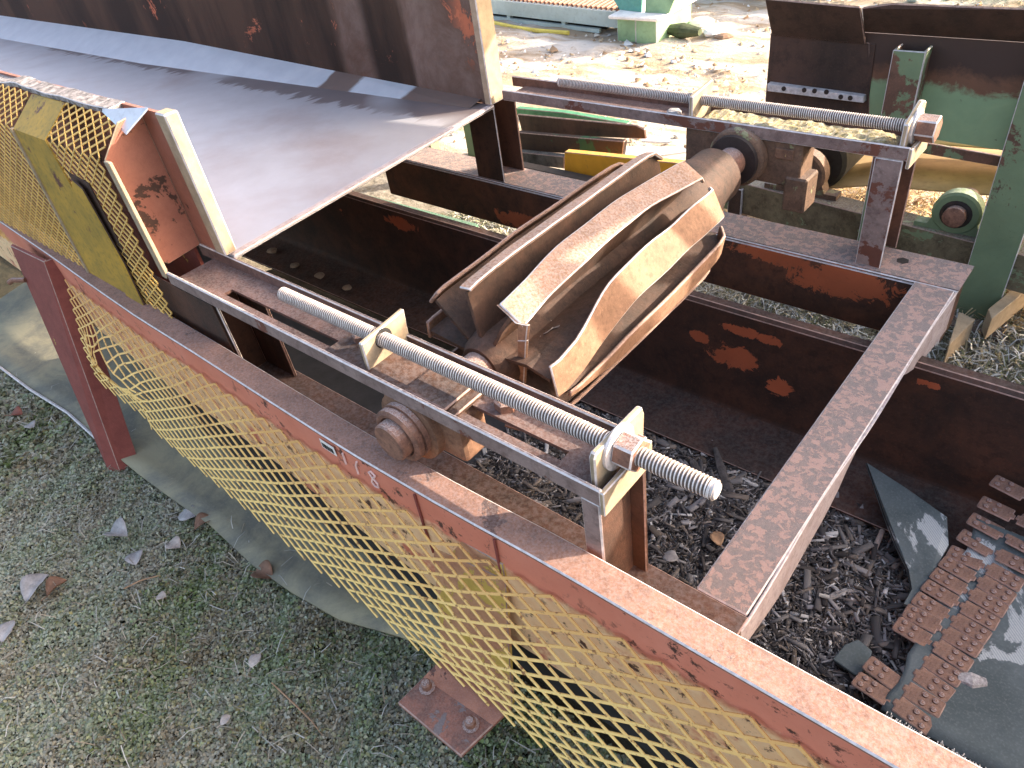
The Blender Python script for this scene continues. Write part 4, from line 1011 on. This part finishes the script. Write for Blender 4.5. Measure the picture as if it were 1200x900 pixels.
# ================================================================ STEEL OFFCUTS STACKED ON THE GROUND
offs = {
 'u': ('steel_plate', [(-2.816,3.000,-0.805),(-1.878,3.000,-0.753),(-1.819,3.000,-0.771),(-1.809,3.000,-0.827),(-2.792,3.000,-0.937)], (0, .018, .0), M['hopper'], 'dark brown steel plate with a clipped corner, topmost of the stack behind the frame', 'plate'),
 'g': ('steel_bar', [(-2.916,3.100,-0.812),(-2.500,3.100,-0.790),(-2.005,3.100,-0.797),(-2.006,3.100,-0.824),(-2.924,3.100,-0.861)], (0, .05, 0), flat('green_bar', (.06, .20, .11), .6, 0, .3), 'thin green bar peeping over the topmost brown plate', 'bar'),
 'l': ('steel_beam', [(-2.745,2.900,-0.880),(-1.899,2.900,-0.817),(-1.916,2.900,-0.915),(-2.729,2.900,-1.007)], (0, .04, 0), rust('dark_green_beam', (.035, .02, .018), (.05, .03, .022), (.03, .10, .05), .30, 0), 'long dark beam with green paint at one end, middle of the stack', 'beam'),
 'y': ('steel_channel', [(-2.239,2.750,-0.875),(-1.356,2.750,-0.805),(-1.352,2.750,-0.959),(-2.255,2.750,-1.017)], (0, .05, 0), rust('yellow_channel', (.10, .06, .03), (.2, .11, .05), (.70, .36, .03), .80, .2), 'chipped yellow steel channel lying in front of the stack', 'channel'),
 'k': ('steel_bar', [(-2.723,2.850,-0.992),(-2.324,2.850,-0.962),(-2.333,2.850,-1.044),(-2.691,2.850,-1.071)], (0, .05, 0), rust('grey_green_bar', (.04, .035, .03), (.16, .15, .14), (.08, .12, .07), .3, .2), 'grey green bar end left of the yellow channel', 'bar'),
}
for k, (nm, poly, t, mat, lb, ct) in offs.items():
    b = min(poly, key=lambda p: p[2])
    tag(obj(nm, MB().plate(poly, t), mat, base=b, bevel=.004, edge=ER), lb, ct, 'steel offcuts stacked behind the frame')
for k, pq in enumerate([(-2.480,2.999,-0.796),(-2.006,2.999,-0.776)]):
    pass
b_ = [(-2.604,2.650,-1.020),(-1.819,2.802,-1.020)]
tag(obj('timber_bearer', MB().box(b_[0][0]-.1, b_[1][0]+.3, 2.66, 2.74, -1.07, -.985), flat('dark_timber', (.06, .05, .045), .9), base=(b_[0][0], 2.7, -1.07), bevel=.008), 'blackened timber bearer under the yellow channel', 'timber')
ws = [(-2.088,3.148,-0.970),(-1.720,3.278,-0.970),(-1.649,3.238,-0.970),(-1.937,2.985,-0.970)]
tag(obj('sheet_metal', MB().plate(ws, (0, 0, -.012)), M['galv'], base=ws[0]), 'bright sheet metal offcut lying flat right of the dark beam', 'sheet')
ws = [(-2.046,3.302,-0.950),(-1.852,3.347,-0.950),(-1.810,3.277,-0.950),(-1.983,3.224,-0.950)]
tag(obj('sheet_metal', MB().plate(ws, (0, 0, -.012)), M['galv'], base=ws[0]), 'narrow bright strip of sheet metal beside the clipped plate', 'sheet')
gb_ = [(-3.205,1.918,-0.980),(-2.261,1.947,-0.980),(-2.211,1.862,-0.980),(-3.089,1.817,-0.980)]
m = MB().plate(gb_, (0, 0, -.09))
tag(obj('steel_beam', m, rust('green_ground_beam', (.05, .04, .03), (.09, .07, .05), (.05, .15, .08), .8, .25), base=gb_[0], bevel=.004), 'green painted beam on the ground seen through the gap behind the trough', 'beam')

# ================================================================ FAR MACHINERY ACROSS THE YARD
greyb = flat('pale_blue_paint', (.40, .48, .47), .6, 0, .2, 3, .1, .4); teal = flat('teal_paint', (.10, .30, .24), .6, 0, .35, 3, .1, .3)
lgreen = flat('light_green_paint', (.24, .38, .22), .6, 0, .3, 4, .1, .4); red = flat('crimson_paint', (.35, .06, .09), .6, 0, .3, 4); yelp = flat('yellow_hose', (.62, .50, .10), .7, 0, .2, 5)
whitef = flat('frost_white', (.78, .76, .74), .8, 0, .15, 8)
ylin = lambda x: 5.45 - .11*(x+3.5)            # body leans away to the left
fc = thing('conveyor', 'long pale blue green conveyor with chain top lying across the yard', 'conveyor', (-5, 5.9, -G))
def strip(name, x0, x1, dy, z0, z1, mat, th=.06, parent=None):
    m = MB().prism_between([(x0, ylin(x0)+dy, z0), (x1, ylin(x1)+dy, z0), (x1, ylin(x1)+dy, z1), (x0, ylin(x0)+dy, z1)],
                           [(x0, ylin(x0)+dy+th, z0), (x1, ylin(x1)+dy+th, z0), (x1, ylin(x1)+dy+th, z1), (x0, ylin(x0)+dy+th, z1)])
    return part(name, m, mat, parent or fc)
strip('side_panel', -9.5, -3.65, 0, -.990, -.855, greyb)
strip('lower_rail', -9.5, -3.9, 0, -1.055, -1.02, greyb, .04)
strip('inner_panel', -9.5, -3.9, .12, -1.068, -.86, M['black'], .03)  # black sheet painting the gap under the side panel dark
strip('deck', -9.5, -3.65, .061, -.90, -.855, M['hopper'], .5)
strip('back_panel', -9.5, -3.65, .56, -1.0, -.72, greyb)
strip('red_cover', -6.6, -3.9, .40, -.853, -.78, red, .15)
for x in (-7.2, -6.2, -5.2, -4.4): strip('leg', x, x+.05, .01, -1.07, -.966, greyb, .05)
for k in range(48):
    x = -6.6 + .062*k
    m = MB().lathe((x, ylin(x)+.02, -.838), (-.1, .99, 0), [(0, .014), (.32, .014)], 8)
    part('roller', m, M['bolt'], fc)
part('end_box', MB().box(-3.60, -3.40, 5.36, 5.95, -1.07, -.87), lgreen, fc, bevel=.006, edge=whitef)
part('end_box', MB().box(-3.385, -3.17, 5.34, 5.95, -1.07, -.87), lgreen, fc, bevel=.006, edge=whitef)
part('end_cap', MB().box(-3.66, -3.14, 5.31, 6.0, -.867, -.84), whitef, fc, bevel=.006)
part('guide_wing', MB().plate([(-3.66, 5.5, -.838), (-3.40, 5.46, -.838), (-3.42, 5.52, -.5), (-4.1, 5.7, -.5)], (0, .03, 0)), teal, fc)
part('guide_wing', MB().plate([(-3.36, 5.46, -.838), (-3.12, 5.46, -.838), (-3.0, 5.55, -.5), (-3.40, 5.55, -.5)], (0, .03, 0)), lgreen, fc)
hose = [(x, ylin(x)-.12+.05*math.sin(x*3), -1.045) for x in np.linspace(-9, -4.2, 30)]
tag(obj('hose', MB().tube(hose, .022, 7), yelp, base=hose[15], smooth=True), 'yellow hose lying along the foot of the pale blue conveyor', 'hose')
# teal frames and junk to the right of it
fr2 = thing('frame_machine', 'teal machine frame with long rails far across the yard', 'machine', (-2.4, 7.0, -G))
for z0, z1, mt in ((-.62, -.56, greyb), (-.86, -.70, teal), (-1.0, -.9, teal)):
    part('rail', MB().box(-4.2, 1.5, 6.9, 6.98, z0, z1), mt, fr2, bevel=.005)
for x in (-4.0, -3.2, -2.4, -1.6, -.6, .6): part('post', MB().box(x, x+.08, 6.985, 7.06, -1.07, -.4), teal if x < -2 else greyb, fr2)
part('drum', MB().lathe((-2.95, 6.75, -.88), (0, 1, 0), [(0, .05), (.01, .11), (.14, .11)], 14), M['bolt'], fr2)
part('yellow_panel', MB().box(-2.75, -2.3, 6.88, 6.898, -.90, -.78), flat('yellow_paint', (.70, .50, .08)), fr2)
lg = [(-3.250,5.567,-1.030),(-3.035,5.560,-1.030),(-2.858,5.548,-1.030)]
slab('green_box', [(p[0], p[1], -1.0) for p in lg], .07, .06, flat('dark_green_box', (.06, .075, .04), .9, 0, .5, 10, .8), 'dark green box lying beside the green conveyor end', 'green_box', 8)  # rounded lump standing in for a dark green box with blocks
for q, (px, s, mt, lb) in enumerate(zip([(-3.051,5.929,-1.060),(-2.790,5.669,-1.060),(-2.654,5.599,-1.060)], (.10, .09, .07), (whitef, whitef, flat('brown_block', (.22, .14, .09))), ('frosted white block standing at the end of the dark green box', 'white lump on the ground right of the dark green box', 'small brown lump beyond the white lump'))):
    stone((px[0], px[1], -1.06), s, mt, lb, 20+q, 'rubble_block', 'rubble')
# further dull machinery rows closing the yard
for q, (x0, x1, y, h, mt, lb) in enumerate([(-9.5, -5.0, 9.0, .9, teal, 'row of teal steel frames beyond the pale blue conveyor'), (-4.6, -.5, 10.0, .7, lgreen, 'light green steel bed beyond the teal frame'), (.2, 5.5, 9.2, .9, teal, 'teal steel bed behind the rusty hopper')]):
    t = thing('machine_bed', lb, 'machine', ((x0+x1)/2, y, -G))
    part('bed', MB().box(x0, x1, y, y+.5, -.75, -.75+h*.5), mt, t, bevel=.01)
    for k in range(5): 
        x = x0 + (x1-x0-.1)*k/4; part('leg', MB().box(x, x+.1, y+.03, y+.13, -1.07, -.752), greyb, t)
straw(9000, -4, 8, 7.2, 12, 'dry_weeds', -.98, .30, [(.50, .40, .22), (.40, .34, .18), (.30, .24, .12), (.22, .22, .10)], .008, 1.4, .15)
